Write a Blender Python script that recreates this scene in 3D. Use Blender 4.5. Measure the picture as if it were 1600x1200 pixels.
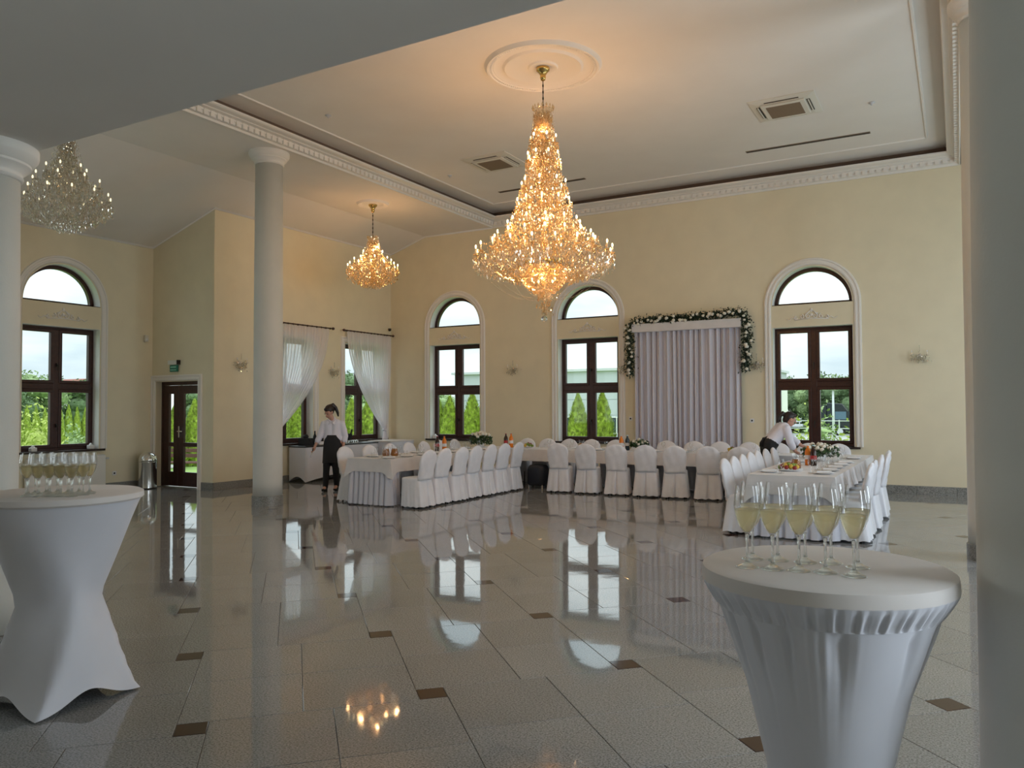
import bpy, bmesh, math, random
from math import sin, cos, pi, sqrt, radians
from mathutils import Vector, Matrix
from mathutils.geometry import tessellate_polygon

for o in list(bpy.data.objects): bpy.data.objects.remove(o)
sc = bpy.context.scene
C = sc.collection
rnd = random.Random(7)

# ---------------------------------------------------------------- camera
F_PX, PITCH, ROLL, YAW, EYE = 1229.2156, 0.0293452, -0.0041354, 0.5160487, 1.55
_f = Vector((-sin(YAW), cos(YAW), 0)); _r = Vector((cos(YAW), sin(YAW), 0)); _u = Vector((0, 0, 1))
fw = cos(PITCH)*_f + sin(PITCH)*_u; u2 = -sin(PITCH)*_f + cos(PITCH)*_u
rt = cos(ROLL)*_r + sin(ROLL)*u2; up = -sin(ROLL)*_r + cos(ROLL)*u2
cam = bpy.data.cameras.new('camera'); camo = bpy.data.objects.new('camera', cam); C.objects.link(camo)
cam.sensor_width = 36; cam.lens = F_PX/1600*36; cam.clip_start = .05; cam.clip_end = 600
camo.matrix_world = Matrix(((rt.x, up.x, -fw.x, 0), (rt.y, up.y, -fw.y, 0), (rt.z, up.z, -fw.z, EYE), (0, 0, 0, 1)))
sc.camera = camo

# ---------------------------------------------------------------- world, light, exposure
sc.view_settings.view_transform = 'Standard'; sc.view_settings.look = 'None'
sc.view_settings.gamma = 1; sc.view_settings.use_curve_mapping = False
sc.view_settings.exposure = 0.0
SKY = 1.45
w = bpy.data.worlds.new('World'); sc.world = w; w.use_nodes = True
nt = w.node_tree; N = nt.nodes; L = nt.links; N.clear()
out = N.new('ShaderNodeOutputWorld'); bg = N.new('ShaderNodeBackground'); bg.inputs[1].default_value = SKY
tc = N.new('ShaderNodeTexCoord'); mp = N.new('ShaderNodeMapping'); mp.inputs['Scale'].default_value = (1.6, 1.6, 7)
nz = N.new('ShaderNodeTexNoise'); nz.inputs['Scale'].default_value = 1.7; nz.inputs['Detail'].default_value = 6; nz.inputs['Roughness'].default_value = .55
cr = N.new('ShaderNodeValToRGB')
cr.color_ramp.elements[0].position = .36; cr.color_ramp.elements[0].color = (.50, .60, .66, 1)
cr.color_ramp.elements[1].position = .62; cr.color_ramp.elements[1].color = (.80, .86, .88, 1)
L.new(tc.outputs['Generated'], mp.inputs[0]); L.new(mp.outputs[0], nz.inputs[0]); L.new(nz.outputs[0], cr.inputs[0])
sx = N.new('ShaderNodeSeparateXYZ'); L.new(tc.outputs['Generated'], sx.inputs[0])
ov = N.new('ShaderNodeMapRange'); ov.inputs[1].default_value = 0; ov.inputs[2].default_value = 1; ov.inputs[3].default_value = .98; ov.inputs[4].default_value = 2.6
L.new(sx.outputs['Z'], ov.inputs[0]); mm = N.new('ShaderNodeMix'); mm.data_type = 'RGBA'; mm.blend_type = 'MULTIPLY'; mm.inputs[0].default_value = 1
L.new(cr.outputs[0], mm.inputs[6]); L.new(ov.outputs[0], mm.inputs[7]); L.new(mm.outputs[2], bg.inputs[0]); L.new(bg.outputs[0], out.inputs[0])

sc.cycles.use_denoising = True
sc.cycles.max_bounces = 12; sc.cycles.diffuse_bounces = 6; sc.cycles.glossy_bounces = 5
sc.cycles.transmission_bounces = 10; sc.cycles.transparent_max_bounces = 24
sc.cycles.sample_clamp_indirect = 8; sc.cycles.caustics_reflective = False
sc.cycles.blur_glossy = .3

def area(name, loc, rot, sx, sy, power, col):
    l = bpy.data.lights.new(name, 'AREA'); l.shape = 'RECTANGLE'; l.size = sx; l.size_y = sy; l.energy = power; l.color = col
    o = bpy.data.objects.new(name, l); o.location = loc; o.rotation_euler = rot; C.objects.link(o); return o
def point(name, loc, power, col, r=.1, parent=None):
    l = bpy.data.lights.new(name, 'POINT'); l.energy = power; l.color = col; l.shadow_soft_size = r
    o = bpy.data.objects.new(name, l); o.location = loc; C.objects.link(o)
    if parent: o.parent = parent
    return o
FILL_TINT = (.80, .91, 1.0)
# added area lamps in the unseen right and far left window openings, brightening the room
for y_, p_ in ((13.2, 65), (9.6, 110), (6.0, 75), (2.4, 130)): area('window_daylight', (3.55, y_, 2.3), (0, radians(90), 0), 2.9, 1.3, p_, FILL_TINT)
for y_, p_ in ((4.6, 28), (.9, 50), (-2.4, 40)): area('window_daylight', (-14.0, y_, 2.3), (0, radians(-90), 0), 2.9, 1.3, p_, FILL_TINT)


# ---------------------------------------------------------------- materials
def srgb(r, g, b):
    f = lambda c: (c/255/12.92) if c/255 <= .04045 else ((c/255+.055)/1.055)**2.4
    return (f(r), f(g), f(b), 1)
def mat(name, col, rough=.5, metal=0, spec=.5, noise=0, nscale=8, bump=0, sheen=0, coat=0, bscale=None, **kw):
    m = bpy.data.materials.new(name); m.use_nodes = True; nt = m.node_tree; b = nt.nodes['Principled BSDF']
    if len(col) == 3: col = (*col, 1)
    b.inputs['Base Color'].default_value = col; b.inputs['Roughness'].default_value = rough; b.inputs['Metallic'].default_value = metal
    b.inputs['Specular IOR Level'].default_value = spec; b.inputs['Sheen Weight'].default_value = sheen; b.inputs['Coat Weight'].default_value = coat
    if noise or bump:
        t = nt.nodes.new('ShaderNodeTexCoord'); n = nt.nodes.new('ShaderNodeTexNoise'); n.inputs['Scale'].default_value = nscale; n.inputs['Detail'].default_value = 4
        nt.links.new(t.outputs['Object'], n.inputs[0])
        if noise:
            mx = nt.nodes.new('ShaderNodeMix'); mx.data_type = 'RGBA'; mx.blend_type = 'MULTIPLY'
            mx.inputs[0].default_value = 1; mx.inputs[6].default_value = col
            r = nt.nodes.new('ShaderNodeMapRange'); r.inputs[3].default_value = 1-noise; r.inputs[4].default_value = 1+noise
            r.inputs[1].default_value = .3; r.inputs[2].default_value = .7
            nt.links.new(n.outputs[0], r.inputs[0]); nt.links.new(r.outputs[0], mx.inputs[7]); nt.links.new(mx.outputs[2], b.inputs['Base Color'])
        if bump:
            n2 = n
            if bscale:
                n2 = nt.nodes.new('ShaderNodeTexNoise'); n2.inputs['Scale'].default_value = bscale; nt.links.new(t.outputs['Object'], n2.inputs[0])
            bp = nt.nodes.new('ShaderNodeBump'); bp.inputs['Strength'].default_value = bump; bp.inputs['Distance'].default_value = .01
            nt.links.new(n2.outputs[0], bp.inputs['Height']); nt.links.new(bp.outputs[0], b.inputs['Normal'])
    for k, v in kw.items():
        b.inputs[k.replace('_', ' ')].default_value = v
    return m
def mix_shader(name, parts):
    """parts: list of (weight, fn(nodes)->shader node)"""
    m = bpy.data.materials.new(name); m.use_nodes = True; nt = m.node_tree; nt.nodes.clear()
    o = nt.nodes.new('ShaderNodeOutputMaterial'); acc = parts[0][1](nt); tot = parts[0][0]
    for wgt, fn in parts[1:]:
        s = fn(nt); mx = nt.nodes.new('ShaderNodeMixShader'); tot += wgt; mx.inputs[0].default_value = wgt/tot
        nt.links.new(acc.outputs[0], mx.inputs[1]); nt.links.new(s.outputs[0], mx.inputs[2]); acc = mx
    nt.links.new(acc.outputs[0], o.inputs[0]); return m
def sh(kind, col=(1, 1, 1, 1), rough=None, ior=None):
    def f(nt):
        n = nt.nodes.new('ShaderNodeBsdf'+kind); n.inputs['Color'].default_value = col if len(col) == 4 else (*col, 1)
        if rough is not None and 'Roughness' in n.inputs: n.inputs['Roughness'].default_value = rough
        if ior: n.inputs['IOR'].default_value = ior
        return n
    return f
def thin_glass(name, tint=(1, 1, 1), refl=1.0, pw=4, base=.04):
    m = bpy.data.materials.new(name); m.use_nodes = True; nt = m.node_tree; nt.nodes.clear()
    o = nt.nodes.new('ShaderNodeOutputMaterial'); t = nt.nodes.new('ShaderNodeBsdfTransparent'); t.inputs[0].default_value = (*tint, 1)
    g = nt.nodes.new('ShaderNodeBsdfGlossy'); g.inputs['Roughness'].default_value = .02; lw = nt.nodes.new('ShaderNodeLayerWeight')
    po = nt.nodes.new('ShaderNodeMath'); po.operation = 'POWER'; po.inputs[1].default_value = pw
    mu = nt.nodes.new('ShaderNodeMath'); mu.operation = 'MULTIPLY_ADD'; mu.inputs[1].default_value = refl; mu.inputs[2].default_value = base; mu.use_clamp = True
    mx = nt.nodes.new('ShaderNodeMixShader'); nt.links.new(lw.outputs['Facing'], po.inputs[0]); nt.links.new(po.outputs[0], mu.inputs[0]); nt.links.new(mu.outputs[0], mx.inputs[0])
    nt.links.new(t.outputs[0], mx.inputs[1]); nt.links.new(g.outputs[0], mx.inputs[2]); nt.links.new(mx.outputs[0], o.inputs[0]); return m
def emis(name, col, s):
    m = bpy.data.materials.new(name); m.use_nodes = True; nt = m.node_tree; nt.nodes.clear()
    o = nt.nodes.new('ShaderNodeOutputMaterial'); e = nt.nodes.new('ShaderNodeEmission'); e.inputs[0].default_value = (*col, 1); e.inputs[1].default_value = s
    nt.links.new(e.outputs[0], o.inputs[0]); return m

M = {}
M['wall'] = mat('wall_paint', (.78, .71, .53), .75, noise=.03, nscale=2.5, bump=.05, bscale=120)
M['ceil'] = mat('ceiling_paint', (.80, .77, .73), .8, noise=.02, nscale=1.5)
M['white'] = mat('white_paint', (.80, .80, .78), .55, noise=.02, nscale=4)
M['stucco'] = mat('column_plaster', (.66, .66, .62), .6, noise=.03, nscale=3, bump=.08, bscale=90)
M['plaster'] = mat('moulding_plaster', (.82, .79, .75), .6)
M['brown'] = mat('stained_frame_wood', (.045, .014, .010), .35, noise=.25, nscale=20)
M['sillstone'] = mat('dark_sill', (.03, .018, .014), .25)
M['glass'] = thin_glass('window_glass', (.97, .99, .98), .5, 5, .008)
M['metal'] = mat('brushed_steel', (.75, .74, .72), .18, 1)
M['brass'] = mat('polished_brass', (.65, .45, .16), .18, 1)
M['darkmetal'] = mat('dark_metal', (.04, .035, .03), .35, .6)
M['cloth'] = mat('white_table_linen', (.70, .69, .71), .8, noise=.04, nscale=6, sheen=.2)
M['skirt'] = mat('pleated_skirt_fabric', (.66, .67, .76), .7, sheen=.2)
M['cover'] = mat('white_chair_cover_satin', (.78, .79, .85), .5, noise=.04, nscale=7, bump=.25, bscale=14, sheen=.3)
M['stretch'] = mat('white_stretch_fabric', (.70, .71, .78), .65, sheen=.3, noise=.02, nscale=5)
M['stretchtop'] = mat('white_stretch_top', (.70, .66, .64), .7, sheen=.2, noise=.04, nscale=5)
M['drape'] = mat('grey_white_drape', (.62, .61, .68), .7, sheen=.3)
M['leaf'] = mat('dark_green_leaf', (.012, .03, .012), .5)
M['leaf2'] = mat('green_leaf', (.03, .075, .02), .5)
M['rose'] = mat('white_rose_petal', (.80, .76, .66), .6)
M['black'] = mat('black_fabric', (.012, .012, .014), .8)
M['blackwood'] = mat('black_counter', (.02, .02, .022), .3)
M['navy'] = mat('dark_navy_upholstery', (.018, .022, .035), .55)
M['porcelain'] = mat('white_porcelain', (.82, .82, .82), .15)
M['napkin'] = mat('white_napkin', (.8, .8, .82), .8)
M['juice'] = mat('amber_juice', (.45, .16, .01), .15, Transmission_Weight=.35)
M['orange'] = mat('orange_drink', (.75, .20, .01), .2)
M['cola'] = mat('dark_cola', (.03, .008, .004), .1)
M['red'] = mat('red_label', (.4, .02, .02), .4)
M['bluecap'] = mat('pale_blue_plastic', (.45, .7, .8), .4)
M['tglass'] = thin_glass('thin_drinking_glass', (.975, .98, .98), .85, 2.0)
M['solidglass'] = mix_shader('solid_glass', [(.8, sh('Glass', (.97, .99, .99), .0, 1.45)), (.2, sh('Transparent'))])
M['wine'] = mix_shader('sparkling_wine', [(.45, sh('Refraction', (1, .965, .82), .06, 1.2)), (.25, sh('Transparent', (1, .965, .84))), (.28, sh('Translucent', (1, .95, .76))), (.05, sh('Glossy', (1, 1, 1), .1))])
M['crystal'] = mix_shader('cut_crystal', [(.42, sh('Transparent', (.96, .96, .94))), (.34, sh('Glossy', (1, .98, .93), .06)), (.24, sh('Translucent', (1, .93, .80)))])
M['crystal_arm'] = mix_shader('crystal_arm_glass', [(.45, sh('Transparent', (.95, .93, .9))), (.35, sh('Glossy', (1, .97, .9), .08)), (.2, sh('Translucent', (1, .9, .75)))])
M['candle'] = mat('cream_candle_sleeve', (.75, .68, .55), .5)
M['bulb'] = emis('warm_bulb', (1, .72, .36), 9)
M['bulbdim'] = emis('dim_bulb', (1, .88, .55), 1.6)
M['sheer'] = mix_shader('sheer_curtain', [(.27, sh('Transparent', (1, 1, 1))), (.38, sh('Translucent', (.96, .94, .98))), (.35, sh('Diffuse', (.95, .93, .95)))])
M['skin'] = mat('skin', (.55, .30, .22), .5)
M['hair'] = mat('dark_hair', (.015, .009, .008), .45)
M['blouse'] = mat('white_blouse_cotton', (.74, .73, .82), .75, bump=.2, bscale=20)
M['grass'] = mat('lawn', (.24, .36, .10), .9, noise=.3, nscale=.8)
M['asphalt'] = mat('pale_paving', (.42, .42, .40), .9, noise=.1, nscale=1)
M['thuja'] = mat('bright_thuja_foliage', (.34, .44, .06), .8, noise=.6, nscale=9, Subsurface_Weight=0)
M['tree'] = mat('tree_foliage', (.13, .20, .09), .8, noise=.4, nscale=3)
M['tree2'] = mat('pale_tree_foliage', (.28, .38, .17), .8, noise=.3, nscale=3)
M['shrub'] = mat('yellow_green_shrub', (.42, .50, .12), .8, noise=.3, nscale=6)
M['bark'] = mat('bark', (.08, .05, .03), .9)
M['panel'] = mat('grey_metal_cladding', (.50, .53, .57), .5)
M['darkglass'] = mat('dark_window_glass', (.03, .05, .07), .1)
M['truck'] = mat('black_truck_paint', (.02, .025, .03), .2)
M['tyre'] = mat('rubber', (.015, .015, .015), .8)
M['silver'] = mat('silver_rail', (.6, .62, .65), .4)
M['truckglass'] = mat('lorry_window_glass', (.10, .17, .22), .1)
M['fruit1'] = mat('red_fruit', (.25, .02, .02), .3); M['fruit2'] = mat('yellow_fruit', (.6, .4, .05), .4); M['fruit3'] = mat('green_grape', (.2, .3, .05), .3)
M['green'] = mat('green_sign_face', (.01, .18, .12), .4); M['greenlight'] = mat('pale_green_print', (.25, .6, .48), .5)
M['ledwhite'] = mat('lamp_housing', (.75, .77, .75), .3)
M['acgrille'] = mat('taupe_filter_grille', (.26, .20, .14), .7)
M['acwhite'] = mat('air_conditioner_plastic', (.72, .69, .62), .5)
M['slot'] = mat('dark_slot', (.06, .045, .035), .7)
M['woodbench'] = mat('brown_bench_wood', (.12, .05, .03), .6)
M['roofwhite'] = mat('pale_house_wall', (.7, .7, .68), .8); M['roofred'] = mat('red_roof', (.3, .1, .07), .8)

def granite(name, c1, c2, c3, rough, scale, spec=.5, bump=0):
    m = bpy.data.materials.new(name); m.use_nodes = True; nt = m.node_tree; b = nt.nodes['Principled BSDF']; n = nt.nodes; l = nt.links
    g = n.new('ShaderNodeNewGeometry'); oi = n.new('ShaderNodeObjectInfo'); add = n.new('ShaderNodeMath'); add.operation = 'ADD'
    l.new(g.outputs['Random Per Island'], add.inputs[0]); l.new(oi.outputs['Random'], add.inputs[1])
    fr = n.new('ShaderNodeMath'); fr.operation = 'FRACT'; l.new(add.outputs[0], fr.inputs[0])
    a = n.new('ShaderNodeTexNoise'); a.inputs['Scale'].default_value = scale; a.inputs['Detail'].default_value = 3; a.inputs['Roughness'].default_value = .7
    l.new(g.outputs['Position'], a.inputs[0])
    r = n.new('ShaderNodeValToRGB'); r.color_ramp.interpolation = 'LINEAR'
    e = r.color_ramp.elements; e[0].position = .36; e[0].color = (*c1, 1); e[1].position = .50; e[1].color = (*c2, 1); x = r.color_ramp.elements.new(.66); x.color = (*c3, 1)
    l.new(a.outputs[0], r.inputs[0])
    big = n.new('ShaderNodeTexNoise'); big.inputs['Scale'].default_value = 3; l.new(g.outputs['Position'], big.inputs[0])
    ad2 = n.new('ShaderNodeMath'); ad2.operation = 'ADD'; l.new(fr.outputs[0], ad2.inputs[0]); l.new(big.outputs[0], ad2.inputs[1])
    mr = n.new('ShaderNodeMapRange'); mr.inputs[1].default_value = .3; mr.inputs[2].default_value = 1.7; mr.inputs[3].default_value = .88; mr.inputs[4].default_value = 1.10
    l.new(ad2.outputs[0], mr.inputs[0])
    mx = n.new('ShaderNodeMix'); mx.data_type = 'RGBA'; mx.blend_type = 'MULTIPLY'; mx.inputs[0].default_value = 1
    l.new(r.outputs[0], mx.inputs[6]); l.new(mr.outputs[0], mx.inputs[7]); l.new(mx.outputs[2], b.inputs['Base Color'])
    b.inputs['Roughness'].default_value = rough; b.inputs['Specular IOR Level'].default_value = spec
    if bump:
        bn = n.new('ShaderNodeTexNoise'); bn.inputs['Scale'].default_value = 5; l.new(g.outputs['Position'], bn.inputs[0])
        bp = n.new('ShaderNodeBump'); bp.inputs['Strength'].default_value = bump; bp.inputs['Distance'].default_value = .004; l.new(bn.outputs[0], bp.inputs['Height']); l.new(bp.outputs[0], b.inputs['Normal'])
    return m
M['tile'] = granite('polished_grey_granite', (.125, .127, .128), (.29, .295, .295), (.41, .415, .415), .042, 105, .6, .10)
M['insert'] = granite('polished_brown_granite', (.018, .009, .008), (.045, .020, .016), (.08, .038, .03), .07, 75)
M['grout'] = mat('dark_grout', (.03, .028, .025), .6)
M['granitebase'] = granite('grey_granite_skirting', (.10, .10, .095), (.25, .25, .235), (.36, .36, .34), .35, 70)

# ---------------------------------------------------------------- mesh helpers
class MB:
    def __init__(s): s.v = []; s.f = []
    def add(s, v, f):
        n = len(s.v); s.v += [tuple(p) for p in v]; s.f += [tuple(i+n for i in q) for q in f]; return s
    def box(s, x0, y0, z0, x1, y1, z1):
        return s.add([(x0, y0, z0), (x1, y0, z0), (x1, y1, z0), (x0, y1, z0), (x0, y0, z1), (x1, y0, z1), (x1, y1, z1), (x0, y1, z1)],
                     [(3, 2, 1, 0), (4, 5, 6, 7), (0, 1, 5, 4), (1, 2, 6, 5), (2, 3, 7, 6), (3, 0, 4, 7)])
    def tube(s, pts, r, seg=8, cap=True, sx=1):
        pts = [Vector(p) for p in pts]; n = len(pts); R = r if isinstance(r, (list, tuple)) else [r]*n; vs = []; prev = None
        for i, p in enumerate(pts):
            t = (pts[min(i+1, n-1)]-pts[max(i-1, 0)]); t = t.normalized() if t.length > 1e-9 else Vector((0, 0, 1))
            if prev is None: a = Vector((0, 0, 1)) if abs(t.z) < .9 else Vector((1, 0, 0)); prev = t.cross(a).normalized()
            prev = (prev - t*prev.dot(t)).normalized(); b = t.cross(prev)
            for k in range(seg):
                an = 2*pi*k/seg; vs.append(p + (prev*cos(an) + b*sin(an))*R[i])
        fs = [(i*seg+k, i*seg+(k+1) % seg, (i+1)*seg+(k+1) % seg, (i+1)*seg+k) for i in range(n-1) for k in range(seg)]
        if cap: fs += [tuple(range(seg-1, -1, -1)), tuple((n-1)*seg+k for k in range(seg))]
        return s.add(vs, fs)
    def lathe(s, prof, seg=24, at=(0, 0, 0), close=False):
        vs = []; n = len(prof)
        for r, z in prof:
            for k in range(seg): a = 2*pi*k/seg; vs.append((at[0]+r*cos(a), at[1]+r*sin(a), at[2]+z))
        fs = [(i*seg+k, i*seg+(k+1) % seg, (i+1)*seg+(k+1) % seg, (i+1)*seg+k) for i in range(n-1) for k in range(seg)]
        if not close:
            if prof[0][0] > 1e-4: fs.append(tuple(range(seg-1, -1, -1)))
            if prof[-1][0] > 1e-4: fs.append(tuple((n-1)*seg+k for k in range(seg)))
        return s.add(vs, fs)
    def rings(s, rings, cap=True):
        n = len(rings[0]); vs = [p for r in rings for p in r]
        fs = [(i*n+k, i*n+(k+1) % n, (i+1)*n+(k+1) % n, (i+1)*n+k) for i in range(len(rings)-1) for k in range(n)]
        if cap: fs += [tuple(range(n-1, -1, -1)), tuple((len(rings)-1)*n+k for k in range(n))]
        return s.add(vs, fs)
    def grid(s, P):
        n = len(P[0]); vs = [p for r in P for p in r]
        return s.add(vs, [(i*n+k, i*n+k+1, (i+1)*n+k+1, (i+1)*n+k) for i in range(len(P)-1) for k in range(n-1)])
    def octa(s, c, r, h, ang=0, n=4):
        c = Vector(c); vs = [c+Vector((0, 0, h)), c-Vector((0, 0, h))]+[c+Vector((r*cos(ang+2*pi*k/n), r*sin(ang+2*pi*k/n), h*.15)) for k in range(n)]
        return s.add(vs, [(0, 2+k, 2+(k+1) % n) for k in range(n)]+[(1, 2+(k+1) % n, 2+k) for k in range(n)])
    def ball(s, c, rx, ry=None, rz=None, seg=12, rg=8):
        ry = rx if ry is None else ry; rz = rx if rz is None else rz
        vs = []; 
        for i in range(1, rg):
            t = pi*i/rg
            for k in range(seg): a = 2*pi*k/seg; vs.append((c[0]+rx*sin(t)*cos(a), c[1]+ry*sin(t)*sin(a), c[2]-rz*cos(t)))
        n = len(vs); vs += [(c[0], c[1], c[2]-rz), (c[0], c[1], c[2]+rz)]
        fs = [(i*seg+k, i*seg+(k+1) % seg, (i+1)*seg+(k+1) % seg, (i+1)*seg+k) for i in range(rg-2) for k in range(seg)]
        fs += [(n, (k+1) % seg, k) for k in range(seg)]+[(n+1, (rg-2)*seg+k, (rg-2)*seg+(k+1) % seg) for k in range(seg)]
        return s.add(vs, fs)
    def xf(s, m):
        s.v = [tuple(m @ Vector(p)) for p in s.v]; return s
    def join(s, o, m=None):
        return s.add([m @ Vector(p) for p in o.v] if m else o.v, o.f)
    def mesh(s, name, m, smooth=False):
        me = bpy.data.meshes.new(name); me.from_pydata(s.v, [], s.f)
        if m: me.materials.append(m)
        if smooth: me.polygons.foreach_set('use_smooth', [True]*len(me.polygons))
        me.update(); return me
    def build(s, name, m, parent=None, smooth=False, auto=None, loc=None):
        me = s.mesh(name, m, smooth); o = bpy.data.objects.new(name, me); C.objects.link(o)
        if parent: o.parent = parent
        if loc: o.location = loc
        if auto is not None: me.set_sharp_from_angle(angle=radians(auto))
        return o
def empty(name, loc=(0, 0, 0), rz=0, parent=None):
    o = bpy.data.objects.new(name, None); C.objects.link(o); o.location = loc; o.rotation_euler = (0, 0, rz); o.empty_display_size = .1
    if parent: o.parent = parent
    return o
def tag(o, label=None, cat=None, group=None, kind=None):
    if label: o['label'] = label
    if cat: o['category'] = cat
    if group: o['group'] = group
    if kind: o['kind'] = kind
    return o
def copy_tree(o, parent=None):
    c = o.copy(); C.objects.link(c); c.parent = parent
    for ch in [x for x in o.children if x.type != 'LIGHT']: copy_tree(ch, c)
    return c
def bevel(o, w=.01, seg=2):
    m = o.modifiers.new('bevel', 'BEVEL'); m.width = w; m.segments = seg; m.limit_method = 'ANGLE'; m.angle_limit = radians(40); return o
def lerp(a, b, t): return a+(b-a)*t
def interp(xs, ys, x):
    if x <= xs[0]: return ys[0]
    for i in range(len(xs)-1):
        if x <= xs[i+1]: return lerp(ys[i], ys[i+1], (x-xs[i])/(xs[i+1]-xs[i]))
    return ys[-1]
ORD = ['first', 'second', 'third', 'fourth', 'fifth', 'sixth', 'seventh', 'eighth', 'ninth', 'tenth', 'eleventh', 'twelfth', 'thirteenth', 'fourteenth', 'fifteenth']

# ---------------------------------------------------------------- room dimensions
YW, XW, XL, YD, XR, YB = 15.5, -12.25, -14.05, 10.15, 3.6, -4.0
ZF, ZU = 5.70, 6.0                       # flat ceiling, raised ceiling
TX0, TX1, TY0, TY1 = -9.0, -0.10, 3.2, 15.12   # lip of the tray
def zc(x):                               # underside of the sloping aisles
    if x < -11.2: return ZF-(-11.2-x)*.32
    if x > 2.0: return ZF-(x-2.0)*.32
    return ZF

def wall(name, outer, holes, T, origin, rz, m=M['wall'], depth=.32):
    """outer/holes in local (u, z); face at y=0, solid towards +y; placed at origin, rotated rz"""
    b = MB()
    loops = [[Vector((u, z, 0)) for u, z in lp] for lp in [outer]+holes]
    flat = [p for lp in loops for p in lp]; tris = tessellate_polygon(loops)
    n = len(flat)
    b.add([(p.x, 0, p.y) for p in flat]+[(p.x, depth, p.y) for p in flat], [t for t in tris]+[tuple(n+i for i in reversed(t)) for t in tris])
    k = 0
    for lp in loops:
        ln = len(lp); b.f += [(k+i, k+(i+1) % ln, n+k+(i+1) % ln, n+k+i) for i in range(ln)]; k += ln
    o = b.build(name, m); 
    bm = bmesh.new(); bm.from_mesh(o.data); bmesh.ops.recalc_face_normals(bm, faces=bm.faces); bm.to_mesh(o.data); bm.free()
    o.location = origin; o.rotation_euler = (0, 0, rz); tag(o, kind='structure'); return o

# ---- window dimensions (local to a window: u=0 at its centre)
HW, Z0, Z1, ZS, RL = .71, .80, 3.04, 3.46, .71
def win_holes(u):
    rect = [(u-HW, Z0), (u+HW, Z0), (u+HW, Z1), (u-HW, Z1)]
    lun = [(u-RL, ZS), (u+RL, ZS)]+[(u+RL*cos(pi*k/24), ZS+RL*sin(pi*k/24)) for k in range(1, 24)]
    return [rect, lun]
def sweep2d(path, prof, closed=False):
    """path: [(u,z,nu,nz)], prof: [(offset, protrusion)] -> MB, room side is -y"""
    R = [[(u+nu*o, -d, z+nz*o) for o, d in prof] for u, z, nu, nz in path]
    if closed: R.append(R[0])
    return MB().grid(R)
def frame_rect(b, x0, z0, x1, z1, t, y0, y1):
    b.box(x0, y0, z0, x1, y1, z0+t); b.box(x0, y0, z1-t, x1, y1, z1); b.box(x0, y0, z0+t, x0+t, y1, z1-t); b.box(x1-t, y0, z0+t, x1, y1, z1-t)
def spiral(b, cx, cz, r, turns, start, dirn, th=.012, y=-.012):
    P = []; n = int(18*turns)
    for i in range(n+1):
        t = i/n; a = start+dirn*2*pi*turns*t; q = r*(1-.8*t); P.append((cx+q*cos(a), y, cz+q*sin(a)))
    b.tube(P, [th*(1-.5*i/n) for i in range(n+1)], 6)
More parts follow.
